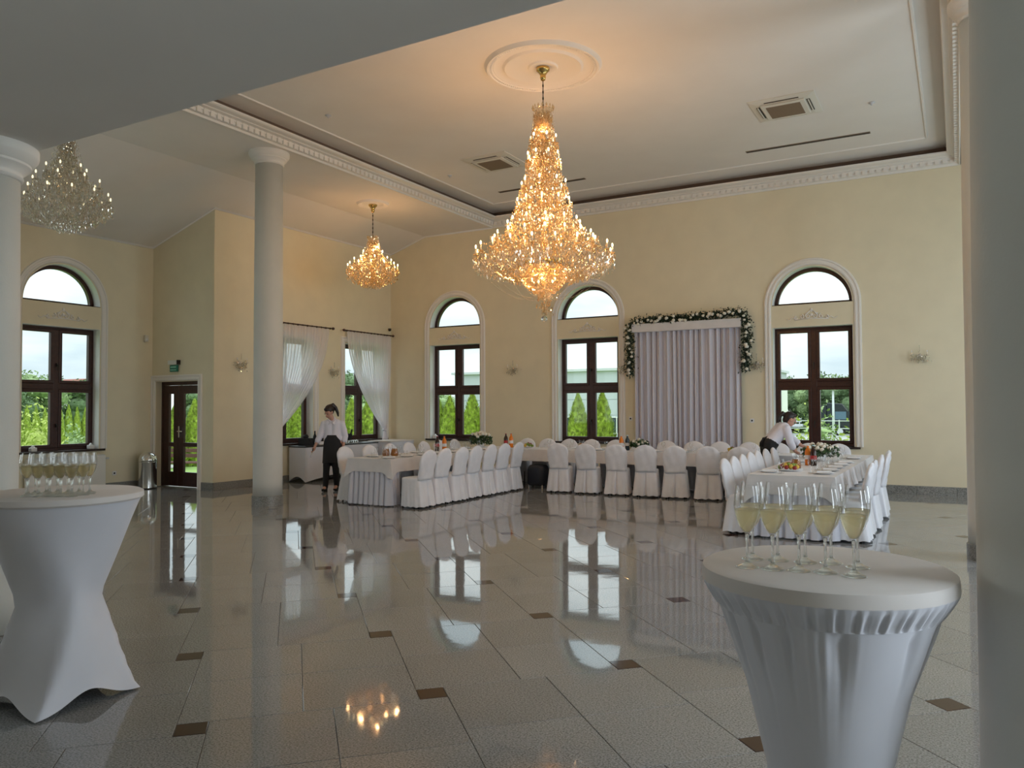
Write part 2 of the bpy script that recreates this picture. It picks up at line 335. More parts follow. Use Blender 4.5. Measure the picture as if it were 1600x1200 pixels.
def make_window(n, origin, rz, lunette=True, side='', frame_y=.20):
    W = empty('window_%d' % n, origin, rz); tag(W, kind='structure')
    rv = MB(); e_ = .006; rv.box(-HW, .002, Z0, -HW+e_, frame_y, Z1); rv.box(HW-e_, .002, Z0, HW, frame_y, Z1); rv.box(-HW+e_, .002, Z1-e_, HW-e_, frame_y, Z1)
    if lunette: rv.rings([[(u*q, y, ZS+v*q) for q, y in ((1, .002), (1, frame_y), (1-e_/RL, frame_y), (1-e_/RL, .002))] for u, v in [(RL*cos(pi*k/28), RL*sin(pi*k/28)) for k in range(29)]])
    rv.build('reveal', M['white'], W)
    y0, y1 = frame_y, frame_y+.08
    b = MB(); frame_rect(b, -HW, Z0, HW, Z1, .05, y0, y1)
    zt = 1.96; b.box(-HW+.05, y0, zt-.055, HW-.05, y1, zt+.055); b.box(-.05, y0-.005, Z0+.05, .05, y1-.005, Z1-.05)
    bevel(b.build('frame', M['brown'], W), .006)
    for (a, c, e, g) in ((-HW+.05, Z0+.05, -.05, zt-.055), (.05, Z0+.05, HW-.05, zt-.055), (-HW+.05, zt+.055, -.05, Z1-.05), (.05, zt+.055, HW-.05, Z1-.05)):
        s = MB(); frame_rect(s, a, c, e, g, .055, y0-.015, y1-.02); so = bevel(s.build('sash', M['brown'], W), .005)
        MB().box(a+.05, y0+.02, c+.05, e-.05, y0+.028, g-.05).build('pane', M['glass'], so)
    for zz in (1.25, 2.35):
        h = MB().box(-.012, y0-.04, zz-.03, .012, y0-.015, zz+.03); h.tube([(0, y0-.035, zz), (0, y0-.06, zz), (0, y0-.06, zz-.11)], .008, 6); h.build('handle', M['darkmetal'], W)
    if lunette:
        path = [(RL*cos(pi*k/28), ZS+RL*sin(pi*k/28), cos(pi*k/28), sin(pi*k/28)) for k in range(29)]
        f = MB().rings([[(u-nu*.075, y0, z-nz*.075), (u, y0, z), (u, y1, z), (u-nu*.075, y1, z-nz*.075)] for u, z, nu, nz in path])
        f.box(-RL, y0, ZS, RL, y1, ZS+.05); f.build('arched_frame', M['brown'], W, auto=40)
        pts = [((RL-.03)*cos(pi*k/28), ZS+.02+(RL-.05)*sin(pi*k/28)) for k in range(29)]
        g = MB(); m_ = len(pts); g.add([(u, y0+.03, z) for u, z in pts]+[(u, y0+.038, z) for u, z in pts], [tuple(range(m_)), tuple(range(2*m_-1, m_-1, -1))]+[(i, i+1, m_+i+1, m_+i) for i in range(m_-1)])
        g.build('pane', M['glass'], W)
        MB().box(-RL, .0, ZS-.004, RL, y0, ZS+.006).build('ledge', M['sillstone'], W)
        o = MB()                                     # plaster scroll on the spandrel
        for s_ in (-1, 1):
            spiral(o, s_*.06, 3.23, .05, 1.3, pi/2, -s_); spiral(o, s_*.17, 3.22, .042, 1.2, pi/2, s_); spiral(o, s_*.27, 3.20, .033, 1.1, pi/2, -s_)
            o.tube([(s_*(.30+.15*t), -.01, 3.185+.02*sin(t*7)) for t in [i/8 for i in range(9)]], [.012*(1-.6*i/8) for i in range(9)], 6)
            o.tube([(s_*.02, -.01, 3.33), (s_*.07, -.01, 3.29), (s_*.12, -.01, 3.27)], .011, 6)
        o.ball((0, -.012, 3.34), .025, .012, .035, 8, 6); o.ball((0, -.012, 3.25), .03, .014, .03, 8, 6); o.tube([(-.3, -.008, 3.165), (0, -.008, 3.185), (.3, -.008, 3.165)], .009, 6)
        o.build('plaster_ornament', M['plaster'], W, smooth=True)
        path = [(HW+.02, Z0-.0, 1, 0), (HW+.02, ZS, 1, 0)]+[((HW+.02)*cos(pi*k/28), ZS+(HW+.02)*sin(pi*k/28), cos(pi*k/28), sin(pi*k/28)) for k in range(1, 28)]+[(-HW-.02, ZS, -1, 0), (-HW-.02, Z0, -1, 0)]
    else:
        path = [(HW+.02, Z0, 1, 0), (HW+.02, Z1+.02, 1, 1), (-HW-.02, Z1+.02, -1, 1), (-HW-.02, Z0, -1, 0)]
    prof = [(0, -.002), (0, .012), (.02, .03), (.045, .03), (.05, .018), (.085, .018), (.095, .035), (.12, .03), (.13, .0)]
    sweep2d(path, prof).build('surround', M['plaster'], W, auto=50)
    bevel(MB().box(-HW-.10, -.05, Z0-.035, HW+.10, y0+.02, Z0+.003).build('sill', M['sillstone'], W), .004)
    return W

# ================================================================ setting
# floor: base, square-and-brown-insert tiles laid diagonally
g = MB().box(XL-.3, YB-.3, -.30, XR+.3, YW+.3, -.004); floor = g.build('floor', M['grout']); tag(floor, kind='structure')
def inroom(x, y, mg=.0):
    if not (XL-mg < x < XR+mg and YB-mg < y < YW+mg): return False
    return not (x < XW-mg and y > YD+mg)
DEL = .0
ca, sa = cos(pi/4+DEL), sin(pi/4+DEL)
def ab2w(a, b): return (a*ca-b*sa, a*sa+b*ca)
A0, B0 = -0.553, 4.206
def depth_of(x, y):
    p = Vector((x, y, -EYE)); return p.dot(fw), p.dot(rt), p.dot(up)
tiles, inserts = [], []
for i in range(-26, 27):
    for j in range(-26, 27):
        a = A0+1.2*i-.15*j; b_ = B0+.15*i+1.2*j
        for q in (0, 1):
            for r_ in (0, 1):
                c_ = ab2w(a+.3+.6*q, b_+.3+.6*r_)
                if inroom(*c_, .25): tiles.append((c_, ))
        c_ = ab2w(a+.075, b_-.075)
        if inroom(*c_, .0): inserts.append(c_)
def visrank(c):
    d, x, y = depth_of(*c)
    if d < .5 or abs(x/d) > .70 or abs(y/d) > .56: return 1e6+d*d
    return d
tiles.sort(key=lambda t: visrank(t[0])); inserts.sort(key=visrank)
def tile_mb(s, t=.02):
    h = s/2-.0015; c = h-.002
    return MB().add([(-h, -h, -t), (h, -h, -t), (h, h, -t), (-h, h, -t), (-h, -h, -.0015), (h, -h, -.0015), (h, h, -.0015), (-h, h, -.0015), (-c, -c, 0), (c, -c, 0), (c, c, 0), (-c, c, 0)],
        [(0, 1, 5, 4), (1, 2, 6, 5), (2, 3, 7, 6), (3, 0, 4, 7), (4, 5, 9, 8), (5, 6, 10, 9), (6, 7, 11, 10), (7, 4, 8, 11), (8, 9, 10, 11)])
tm = tile_mb(.6); tme = tm.mesh('tile', M['tile']); im = tile_mb(.15); ime = im.mesh('insert_tile', M['insert'])
def lay(lst, src, me, name, mname, nmax):
    rest = MB()
    for k, t in enumerate(lst):
        c_ = t[0] if isinstance(t[0], tuple) else t
        tx, ty = rnd.gauss(0, .0004), rnd.gauss(0, .0004)
        if k < nmax and visrank(c_) < 1e5:
            o = bpy.data.objects.new(name, me); C.objects.link(o); o.location = (*c_, 0); o.rotation_euler = (tx, ty, pi/4); o.parent = floor
        else: rest.join(src, Matrix.Translation((*c_, 0)) @ Matrix.Rotation(pi/4, 4, 'Z'))
    r = rest.build(name+'_rest', M[mname], floor); tag(r, kind='stuff')
lay(tiles, tm, tme, 'tile', 'tile', 300); lay(inserts, im, ime, 'insert_tile', 'insert', 240)

# walls
top = [(XR, zc(XR)+.1), (2.0, ZF+.1), (-11.2, ZF+.1), (XW, zc(XW)+.1)]
WX = [-10.36, -6.925, -2.36, 1.9]
holes = [h for x in WX for h in win_holes(x)]
wall('wall_back', [(XW-.3, 0), (XR, 0)]+top[:-1]+[(XW-.3, zc(XW-.3)+.1)], holes, 0, (0, YW, 0), 0)
for k, x in enumerate(WX): make_window(k+1, (x, YW, 0), 0)
# left wall with the two curtained windows; local u runs along +Y
LW = [12.09, 14.53]
wall('wall_left', [(YD+.004, 0), (YW+.32, 0), (YW+.32, 5.46), (YD+.004, 5.46)], [win_holes(y)[0] for y in LW], 0, (XW, 0, 0), pi/2)
for k, y in enumerate(LW): make_window(5+k, (XW, y, 0), pi/2, lunette=False)
# far left wall
FW = [8.33, 4.6, .9, -2.4]
wall('wall_left_outer', [(YB-.3, 0), (YD+.3, 0), (YD+.3, 4.9), (YB-.3, 4.9)], [h for y in FW for h in win_holes(y)], 0, (XL, 0, 0), pi/2)
for k, y in enumerate(FW): make_window(7+k, (XL, y, 0), pi/2)
# right wall (outside the frame) with its windows
RWY = [13.2, 9.6, 6.0, 2.4]
wall('wall_right', [(-YW-.3, 0), (-YB+.3, 0), (-YB+.3, 5.3), (-YW-.3, 5.3)], [h for y in RWY for h in win_holes(-y)], 0, (XR, 0, 0), -pi/2)
for k, y in enumerate(RWY): make_window(11+k, (XR, y, 0), -pi/2)
wall('wall_front', [(-XR-.3, 0), (-XL+.3, 0), (-XL+.3, 6.2), (-XR-.3, 6.2)], [], 0, (0, YB, 0), pi)
# door wall
DX0, DX1, DZ = -13.93, -12.69, 2.08
wall('wall_door', [(XL-.3, 0), (DX0, 0), (DX0, DZ), (DX1, DZ), (DX1, 0), (XW-.01, 0), (XW-.01, zc(XW)+.05), (XL-.3, zc(XL-.3)+.05)], [], 0, (0, YD, 0), 0, depth=.31)
# gallery over the camera: soffit slab and the wall above its edge
SZ, SY = 3.226, 2.89
tag(MB().box(XL, YB, SZ, XR, SY, SZ+.3).build('ceiling_gallery', M['ceil']), kind='structure')
tag(MB().box(XL, SY-.25, SZ+.3, XR, SY-.002, 6.2).build('wall_gallery', M['wall']), kind='structure')

# ceiling: flat field round the tray, sloping aisles, raised panel
c = MB()
def slab(x0, y0, x1, y1, z, t=.12): c.box(x0, y0, z, x1, y1, z+t)
OX0, OX1, OY1 = TX0-.30, TX1+.20, YW
slab(-11.2, SY, OX0, YW, ZF); slab(OX1, SY, 2.0, YW, ZF)
def slope(x0, z0, x1, z1, y0, y1, t=.12): c.add([(x0, y0, z0), (x1, y0, z1), (x1, y1, z1), (x0, y1, z0), (x0, y0, z0+t), (x1, y0, z1+t), (x1, y1, z1+t), (x0, y1, z0+t)], [(0, 1, 2, 3), (7, 6, 5, 4), (0, 4, 5, 1), (1, 5, 6, 2), (2, 6, 7, 3), (3, 7, 4, 0)])
slope(XL, zc(XL), -11.2, ZF, SY, YD); slope(XW-.3, zc(XW-.3), -11.2, ZF, YD, YW+.3); slope(2.0, ZF, XR, zc(XR), SY, YW)
c.box(TX0-.45, SY, ZU, TX1+.45, YW+.1, ZU+.12)                      # raised panel
c.box(OX0-.02, SY, ZF+.0, OX0+.0, YW, ZU); c.box(OX1, SY, ZF, OX1+.02, YW, ZU)
c.box(OX0, YW-.02, ZF+.1, OX1, YW+.0, ZU)
ceil = c.build('ceiling', M['ceil']); tag(ceil, kind='structure')
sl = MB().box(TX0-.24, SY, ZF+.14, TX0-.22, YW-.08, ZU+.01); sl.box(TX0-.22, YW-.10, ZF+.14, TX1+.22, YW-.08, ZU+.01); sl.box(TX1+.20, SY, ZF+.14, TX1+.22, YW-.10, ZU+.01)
tag(sl.build('trim_4', mat('brown_cove_paint', (.15, .105, .08), .8)), kind='structure')  # recess sides in dark brown, the cove's shade painted into the colour
# tray moulding: profile (distance inwards from lip line outwards, z) swept along left, far, right sides
prof = [(.30, ZF+.002), (.295, ZF-.018), (.27, ZF-.02), (.26, ZF+.012), (.22, ZF+.02), (.215, ZF+.065), (.20, ZF+.07), (.195, ZF+.095), (.12, ZF+.10), (.11, ZF+.112), (.02, ZF+.118), (.0, ZF+.13), (.0, ZF+.155), (.06, ZF+.165), (.30, ZF+.17)]
R = []
for o_, z_ in prof:
    pass
path = [(TX0, SY, -1, 0), (TX0, TY1, -1, 1), (TX1, TY1, 1, 1), (TX1, SY, 1, 0)]
oy = YW-TY1
def offy(o): return o/.30*oy*1.0
Rg = []
for x, y, nx, ny in path:
    Rg.append([(x+nx*o_*(.30/.30 if nx < 0 else .20/.30), y+(ny*offy(o_)), z_) for o_, z_ in prof])
mo = MB().grid(Rg).build('trim_1', M['plaster']); tag(mo, kind='structure')
dn = MB()                                       # dentil course
def dent_line(p0, p1, inward):
    n = int((Vector(p1)-Vector(p0)).length/.115)
    for i in range(n):
        t = (i+.5)/n; x = lerp(p0[0], p1[0], t); y = lerp(p0[1], p1[1], t)
        h = .034
        if inward == 'x': dn.box(x-.028, y-h, ZF+.012, x+.028, y+h, ZF+.095)
        else: dn.box(x-h, y-.03, ZF+.012, x+h, y+.03, ZF+.095)
dent_line((TX0-.215, SY), (TX0-.215, TY1+.25), 'x'); dent_line((TX0-.2, TY1+offy(.215)), (TX1+.14, TY1+offy(.215)), 'y'); dent_line((TX1+.143, SY), (TX1+.143, TY1+.25), 'x')
d_ = dn.build('dentils', M['plaster'], mo); tag(d_, kind='stuff')
# inner moulding line on the raised panel
b = MB(); x0, x1, y1 = TX0+.22, TX1-.28, TY1-.45
for p in (((x0, SY, ZU), (x0, y1, ZU)), ((x0, y1, ZU), (x1, y1, ZU)), ((x1, y1, ZU), (x1, SY, ZU))): b.tube(p, .022, 6)
tag(b.build('trim_2', M['plaster']), kind='structure')
# small cove where walls meet the sloping and flat ceiling
def cove(name, pts, w_=.05):
    b = MB(); b.tube(pts, w_*.5, 8); tag(b.build(name, M['plaster'], smooth=True), kind='structure')
cove('trim_3', [(OX0, YW-.01, ZF-.005), (-11.2, YW-.01, ZF-.005), (XW, YW-.01, zc(XW)-.005), (XW+.005, YD+.0, zc(XW)-.005), (XL, YD-.005, zc(XL)-.005), (XL+.005, SY, zc(XL)-.005)])

# granite baseboards (separate slabs, joints recessed)
def baseboard(name, p0, p1, n, ln=.6, h=.145, t=.022):
    p0 = Vector(p0); p1 = Vector(p1); d = (p1-p0); Ltot = d.length; d.normalize(); nn = Vector(n); root = empty(name); tag(root, kind='structure')
    k = max(1, round(Ltot/ln)); st = Ltot/k
    for i in range(k):
        a = p0+d*(i*st+.002); e = p0+d*((i+1)*st-.002); q = a+nn*t; r = e+nn*t
        b = MB().add([(a.x, a.y, 0), (e.x, e.y, 0), (r.x, r.y, 0), (q.x, q.y, 0), (a.x, a.y, h), (e.x, e.y, h), (r.x, r.y, h-.004), (q.x, q.y, h-.004)], [(0, 1, 2, 3), (7, 6, 5, 4), (0, 4, 5, 1), (1, 5, 6, 2), (2, 6, 7, 3), (3, 7, 4, 0)])
        b.build('skirting_slab', M['granitebase'], root)
baseboard('baseboard_back', (XW+.03, YW, 0), (XR, YW, 0), (0, -1, 0))
baseboard('baseboard_left', (XW, YD, 0), (XW, YW-.03, 0), (1, 0, 0))
baseboard('baseboard_left_outer', (XL, YB+.1, 0), (XL, YD-.03, 0), (1, 0, 0))
baseboard('baseboard_door', (DX1+.13, YD, 0), (XW+.02, YD, 0), (0, -1, 0), .25)
baseboard('baseboard_right', (XR, YB+.1, 0), (XR, YW-.03, 0), (-1, 0, 0))

# door_1: brown glazed door with sidelight
D = empty('door_1', (0, YD, 0)); tag(D, kind='structure')
fy = .13
b = MB(); b.box(DX0, fy, 0, DX0+.06, fy+.08, DZ); b.box(DX1-.06, fy, 0, DX1, fy+.08, DZ); b.box(DX0+.06, fy, DZ-.07, DX1-.06, fy+.08, DZ); b.build('frame', M['brown'], D)
def leaf(x0, x1, gx0, gx1):
    b = MB(); zs = [0.02, .33, .80, .87, 1.86, DZ-.075]; y0_, y1_ = fy+.005, fy+.06
    b.box(x0, y0_, .02, gx0, y1_, zs[5]); b.box(gx1, y0_, .02, x1, y1_, zs[5])
    for a, e in ((.02, .30), (.80, .88), (1.84, zs[5])): b.box(gx0, y0_, a, gx1, y1_, e)
    lf = bevel(b.build('leaf', M['brown'], D), .005)
    for a, e in ((.30, .80), (.88, 1.84)): MB().box(gx0, y0_+.02, a, gx1, y0_+.028, e).build('pane', M['glass'], lf)
    return lf
leaf(DX0+.06, DX0+.50, DX0+.22, DX0+.36); lf = leaf(DX0+.505, DX1-.06, DX0+.66, DX1-.06-.06)
h = MB().box(DX0+.55, fy-.03, .98, DX0+.58, fy-.005, 1.2); h.tube([(DX0+.565, fy-.02, 1.1), (DX0+.565, fy-.06, 1.1), (DX0+.68, fy-.06, 1.1)], .01, 8); h.build('handle', M['metal'], lf)
path = [(DX1+.01, 0, 1, 0), (DX1+.01, DZ+.01, 1, 1), (DX0-.01, DZ+.01, -1, 1), (DX0-.01, 0, -1, 0)]
sweep2d(path, [(0, -.13), (0, .012), (.02, .03), (.045, .03), (.05, .015), (.08, .018), (.09, .035), (.115, .03), (.12, 0)]).build('casing', M['plaster'], D)
MB().box(DX0, 0, -.003, DX1, .30, .006).build('threshold', M['granitebase'], D)

# columns
def column(n, x, y, r, ztop, label):
    K = empty('column', (x, y, 0)); tag(K, label, 'column', 'white round columns'); K['kind'] = 'structure'
    MB().lathe([(r+.015, 0), (r+.015, .15), (r+.005, .155)], 48).build('granite_base', M['granitebase'], K, auto=40)
    MB().lathe([(r, .15), (r, .4), (r*.985, ztop*.6), (r*.94, ztop-.2)], 48).build('shaft', M['stucco'], K, smooth=True)
    q = r*.94
    MB().lathe([(q, ztop-.21), (q+.012, ztop-.205), (q+.02, ztop-.19), (q+.012, ztop-.175), (q+.015, ztop-.16), (q+.05, ztop-.13), (q+.062, ztop-.12), (q+.062, ztop-.105), (q+.07, ztop-.10), (q+.10, ztop-.06), (q+.105, ztop-.045), (q+.105, ztop)], 48).build('capital', M['plaster'], K, auto=50)
    return K
column(1, -9.70, 9.11, .230, ZF+.0, 'slender white round column with granite foot standing by the buffet')
column(2, -5.39, 2.65, .235, SZ, 'white round column behind the left cocktail table')
column(3, .285, 9.3, .225, ZF+.0, 'white round column half hidden behind the nearest right pillar')
column(4, .27, 2.65, .235, SZ, 'nearest broad white pillar at the right edge beside cocktail table')
# ================================================================ banquet furniture
def noise1(x, k): return sin(x*1.7+k*3.1)*.5+sin(x*3.9+k*1.3)*.3+sin(x*7.3+k*5.7)*.2
def super_pt(th, hx, hy, n):
    c, s = cos(th), sin(th); q = (abs(c)**n+abs(s)**n)**(-1/n); return hx*q*c, hy*q*s
def chair_meshes(seed):
    r = random.Random(seed)
    zs = [.43, .47, .52, .58, .64, .70, .75, .79, .82, .848, .872, .89, .90]
    ws = [.178, .180, .184, .19, .196, .200, .198, .189, .172, .145, .108, .062, .015]
    ts = [.060, .055, .050, .047, .045, .043, .041, .039, .037, .033, .027, .018, .006]
    R = []; n = 36
    for z, w_, t_ in zip(zs, ws, ts):
        yc = lerp(-.165, -.265, (z-.43)/.47); row = []
        for k in range(n):
            a = 2*pi*k/n; x, y = super_pt(a, w_, t_, 2.6)
            if y < 0:
                y += .010*noise1(x*26+z*9, seed)+.007*noise1(x*9-z*22, seed+2)
                if z < .72 and abs(x) < .03: y += .012*(1-abs(x)/.03)*(1-(z-.43)/.29)
            row.append((x, yc+y, z))
        R.append(row)
    back = MB().rings(R)
    sk = []; n = 168
    lv = [.468, .455, .43, .38, .32, .26, .20, .14, .08, .03]
    for i, z in enumerate(lv):
        t = max(0, (.46-z)/.43); row = []
        for k in range(n):
            a = 2*pi*k/n; x, y = super_pt(a, lerp(.188, .230, t), lerp(.185, .205, t), 5)
            m = 1+.020*t*sin(11*a+seed)+.014*t*sin(19*a+2*seed)
            da = abs((a-1.5*pi+pi) % (2*pi)-pi)
            wd = .02+.13*t
            if da < wd: m -= (.24*t**.55)*min(1, (1-da/wd)*1.6)
            for ca_ in (pi/4, 3*pi/4, 5*pi/4, 7*pi/4):
                dc = abs((a-ca_+pi) % (2*pi)-pi)
                if dc < .12: m += .03*t*(1-dc/.12)
            y0_ = -.042*t-.01
            zz = z+(.006*sin(13*a+seed) if i == len(lv)-1 else 0)
            if i == 0: m *= .93
            row.append((x*m, y0_+y*m, zz))
        sk.append(row)
    skirt = MB().rings(sk, cap=False); nn = len(skirt.v); skirt.v.append((0, 0, .472)); skirt.f += [((k+1) % n, k, nn) for k in range(n)]
    return back.mesh('backrest_cover', M['cover'], True), skirt.mesh('skirt_cover', M['cover'], True)
variants = [chair_meshes(s) for s in (1, 2, 3)]
legme = MB().tube([(0, 0, 0), (0, 0, .24)], .012, 8).mesh('leg', M['darkmetal'], True)
def make_chair(v):
    t = empty('banquet_chair')
    for nme, me in zip(('backrest_cover', 'skirt_cover'), variants[v]):
        o = bpy.data.objects.new(nme, me); C.objects.link(o); o.parent = t
    for x in (-.15, .15):
        for y in (-.15, .15): o = bpy.data.objects.new('leg', legme); C.objects.link(o); o.parent = t; o.location = (x, y, 0)
    return t
protos = [make_chair(v) for v in range(3)]; used = [False]*3; nch = [0]
def place_chair(x, y, rz, label, group):
    v = nch[0] % 3; nch[0] += 1
    c_ = protos[v] if not used[v] else copy_tree(protos[v]); used[v] = True
    c_.location = (x, y, 0); c_.rotation_euler = (0, 0, rz+rnd.gauss(0, .025)); tag(c_, label, 'chair', group); return c_
LN = [9.96, 10.43, 10.90, 11.37, 11.84, 12.33, 12.83]
for i, y in enumerate(LN):
    place_chair(-7.39+rnd.gauss(0, .012), y, pi/2, 'white covered chair, %s from the pleated end, near side of left table' % ORD[i], 'covered chairs on the near side of the left table')
FN = [10.17, 10.78, 11.40, 11.93, 12.44, 12.97, 13.48]
for i, y in enumerate(FN):
    place_chair(-8.76+rnd.gauss(0, .012), y, -pi/2, 'white covered chair, %s from the pleated end, curtain side of left table' % ORD[i], 'covered chairs on the curtain side of the left table')
MX = [-6.366, -5.82, -5.255, -4.716, -4.206, -3.65, -3.12]
for i, x in enumerate(MX):
    place_chair(x, 13.05+rnd.gauss(0, .012), .20, 'grey white covered chair seen from behind, %s right of the dark stool' % ORD[i], 'covered chairs turned away from the camera at the middle table')
BX = [-7.89, -7.4, -6.92, -6.42, -5.9, -5.37, -4.85, -4.33, -3.83, -3.31, -2.8, -2.3, -1.8]
for i, x in enumerate(BX):
    place_chair(x, 14.30, pi, 'white covered chair, %s from the left on window side of middle table' % ORD[i], 'covered chairs between middle table and windows')
for i, y in enumerate([9.88, 10.38, 10.87, 11.36, 11.86, 12.38, 12.9]):
    place_chair(-2.31+rnd.gauss(0, .012), y, -pi/2, 'white covered chair, %s from the near end, inner side of right table' % ORD[i], 'covered chairs on the inner side of the right table')
for i, y in enumerate([9.84, 10.40, 10.95, 11.52, 12.1, 12.68]):
    place_chair(-1.14+rnd.gauss(0, .012), y, pi/2, 'bright white covered chair, %s from the near end, outer side of right table' % ORD[i], 'covered chairs on the outer side of the right table')
# black stool pushed under the middle table
S = empty('stool', (-7.02, 13.38, 0)); tag(S, 'dark navy stool with rounded shoulders under the cloth, left of the middle chairs', 'stool')
b = MB(); R = []
for z, w_, d_ in [(.06, .17, .15), (.1, .19, .17), (.36, .185, .165), (.41, .17, .155), (.44, .14, .13), (.45, .08, .08)]: R.append([(super_pt(2*pi*k/32, w_, d_, 4)[0], super_pt(2*pi*k/32, w_, d_, 4)[1], z) for k in range(32)])
MB().rings(R).build('upholstered_body', M['navy'], S, smooth=True)
for x in (-.14, .14):
    for y in (-.12, .12): MB().tube([(x, y, 0), (x, y, .1)], .014, 8).build('leg', M['silver'], S)

TZ = .735
def banquet_table(x0, y0, x1, y1, label):
    T = empty('banquet_table', ((x0+x1)/2, (y0+y1)/2, 0)); tag(T, label, 'table'); hx, hy = (x1-x0)/2, (y1-y0)/2
    bevel(MB().box(-hx+.01, -hy+.01, TZ-.03, hx-.01, hy-.01, TZ-.004).build('tabletop', M['darkmetal'], T), .004)
    for a in (-1, 1):
        for b_ in (-1, 0, 1): MB().tube([(a*(hx-.12), b_*(hy-.12), 0), (a*(hx-.12), b_*(hy-.12), TZ-.03)], .018, 8).build('leg', M['silver'], T, smooth=True)
    return T
def cloth(x0, y0, x1, y1, drop, label, seed=0, fold=0.0):
    hx, hy = (x1-x0)/2+.008, (y1-y0)/2+.008; per = []; st = .035
    def seg(a, b_, nx, ny):
        L_ = (Vector(b_)-Vector(a)).length; n = max(2, int(L_/st))
        for i in range(n):
            t = i/n; x = lerp(a[0], b_[0], t); y = lerp(a[1], b_[1], t); dc = min(t, 1-t)*L_; per.append((x, y, nx, ny, dc, i))
    seg((-hx, -hy), (hx, -hy), 0, -1); seg((hx, -hy), (hx, hy), 1, 0); seg((hx, hy), (-hx, hy), 0, 1); seg((-hx, hy), (-hx, -hy), -1, 0)
    rows = []; b = MB()
    for k, t in enumerate([0, .04, .2, .45, .75, 1]):
        row = []
        for j, (x, y, nx, ny, dc, i) in enumerate(per):
            s_ = x if ny else y
            wv = .010*noise1(s_*9, seed)+.006
            if fold: wv += fold*(abs(((s_*2.1) % 1)-.5)*2)**3
            cn = max(0, 1-dc/.16)
            q = t*(.018+wv)+.035*cn*t
            px, py = x+nx*q, y+ny*q
            if cn > 0: px += (1 if x > 0 else -1)*.03*cn*t*(abs(ny)); py += (1 if y > 0 else -1)*.03*cn*t*abs(nx)
            row.append((px, py, TZ+.004-(0 if k == 0 else .004)-t*(drop+.11*cn**1.5)))
        rows.append(row)
    b.rings(rows, cap=False); n = len(per); b.f.append(tuple(range(n)))
    o = b.build('tablecloth', M['cloth'], auto=60); o.location = ((x0+x1)/2, (y0+y1)/2, 0); o.data.polygons.foreach_set('use_smooth', [True]*(len(o.data.polygons)-1)+[False]); tag(o, label, 'tablecloth'); return o
def pleats(pts, label, z0=.02, z1=TZ-.03, pitch=.105, amp=.05):
    P = [Vector(p) for p in pts]; top, bot = [], []; s = 0
    for a, b_ in zip(P, P[1:]):
        d = b_-a; L_ = d.length; d.normalize(); nrm = Vector((d.y, -d.x)); n = int(L_/.012)
        for i in range(n+1):
            q = i/n*L_; ph = ((s+q)/pitch) % 1; v = 1 if ph < .58 else (1-(ph-.58)/.1 if ph < .68 else (0 if ph < .84 else (ph-.84)/.16)); v = v*v*(3-2*v)
            p = a+d*q; t_ = p+nrm*(amp*.55*v); e = p+nrm*(amp*.6+amp*v*1.0)+nrm*.01*noise1(q*5, 1); top.append((t_.x, t_.y, z1)); bot.append((e.x, e.y, z0))
        s += L_
    rows = [[tuple(Vector(a).lerp(Vector(b_), t)) for a, b_ in zip(top, bot)] for t in (0, .25, .5, .75, 1)]
    o = MB().grid(rows).build('table_skirt', M['skirt'], smooth=True); tag(o, label, 'table skirt'); return o
TL, TM, TR = (-8.60, 9.78, -7.74, 13.34), (-8.60, 13.35, -2.24, 14.14), (-2.20, 9.58, -1.24, 14.14)
banquet_table(*TL, 'long banquet table at left, running from the pleated skirt towards the windows')
banquet_table(*TM, 'long banquet table in the middle, parallel to the window wall')
banquet_table(*TR, 'long banquet table at right, beside the bending waitress')
cloth(*TL, .20, 'grey white linen cloth with hanging corners on the left table', 1, .0)
cloth(*TM, .22, 'long white cloth on the middle table by the windows', 2, .0)
cloth(*TR, .22, 'white cloth with stepped folds along the right table', 3, .035)
pleats([(-8.57, 10.2), (-8.57, 9.80), (-7.78, 9.80), (-7.78, 10.0)], 'white pleated skirt hanging to the floor at the end of the left table')
pleats([(-2.17, 9.9), (-2.17, 9.60), (-1.27, 9.60), (-1.27, 9.9)], 'white pleated skirt hanging to the floor behind the right-hand flutes', pitch=.14)

# ---- tableware
def wineglass_mesh(h, r, tw=True):
    b = MB().lathe([(.0, .001), (r*.85, .002), (r*.8, .006), (.006, .012), (.004, .03), (.004, h*.45), (r*.5, h*.5), (r*.95, h*.66), (r, h*.8), (r*.85, h)], 14, close=True); return b.mesh('drinking_glass', M['tglass'], True)
def tumbler_mesh(h, r): return MB().lathe([(0, .002), (r*.8, .002), (r*.85, .006), (r, h)], 14, close=True).mesh('drinking_glass', M['tglass'], True)
platem = MB().lathe([(0, .004), (.07, .004), (.08, .008), (.12, .018), (.125, .02), (.122, .016), (.08, .002), (0, .0)], 28).mesh('dinner_plate', M['porcelain'], True)
napm = MB().rings([[(x*s, y*s, z) for x, y in ((-.045, -.09), (.045, -.09), (.045, .09), (-.045, .09))] for z, s in ((.0, 1), (.012, 1), (.018, .9))]).mesh('folded_napkin', M['napkin'])
forkb = MB().box(-.008, -.09, 0, .008, .04, .003); forkb.rings([[(x, y, z) for x, z in ((-.012, 0), (.012, 0), (.012, .003), (-.012, .003))] for y in (.04, .09)]); forkm = forkb.mesh('cutlery', M['metal'])
wgm = [wineglass_mesh(.17, .036), tumbler_mesh(.09, .033)]
def inst(name, me, loc, rz, label, cat, group):
    o = bpy.data.objects.new(name, me); C.objects.link(o); o.location = loc; o.rotation_euler = (0, 0, rz); tag(o, label, cat, group); return o
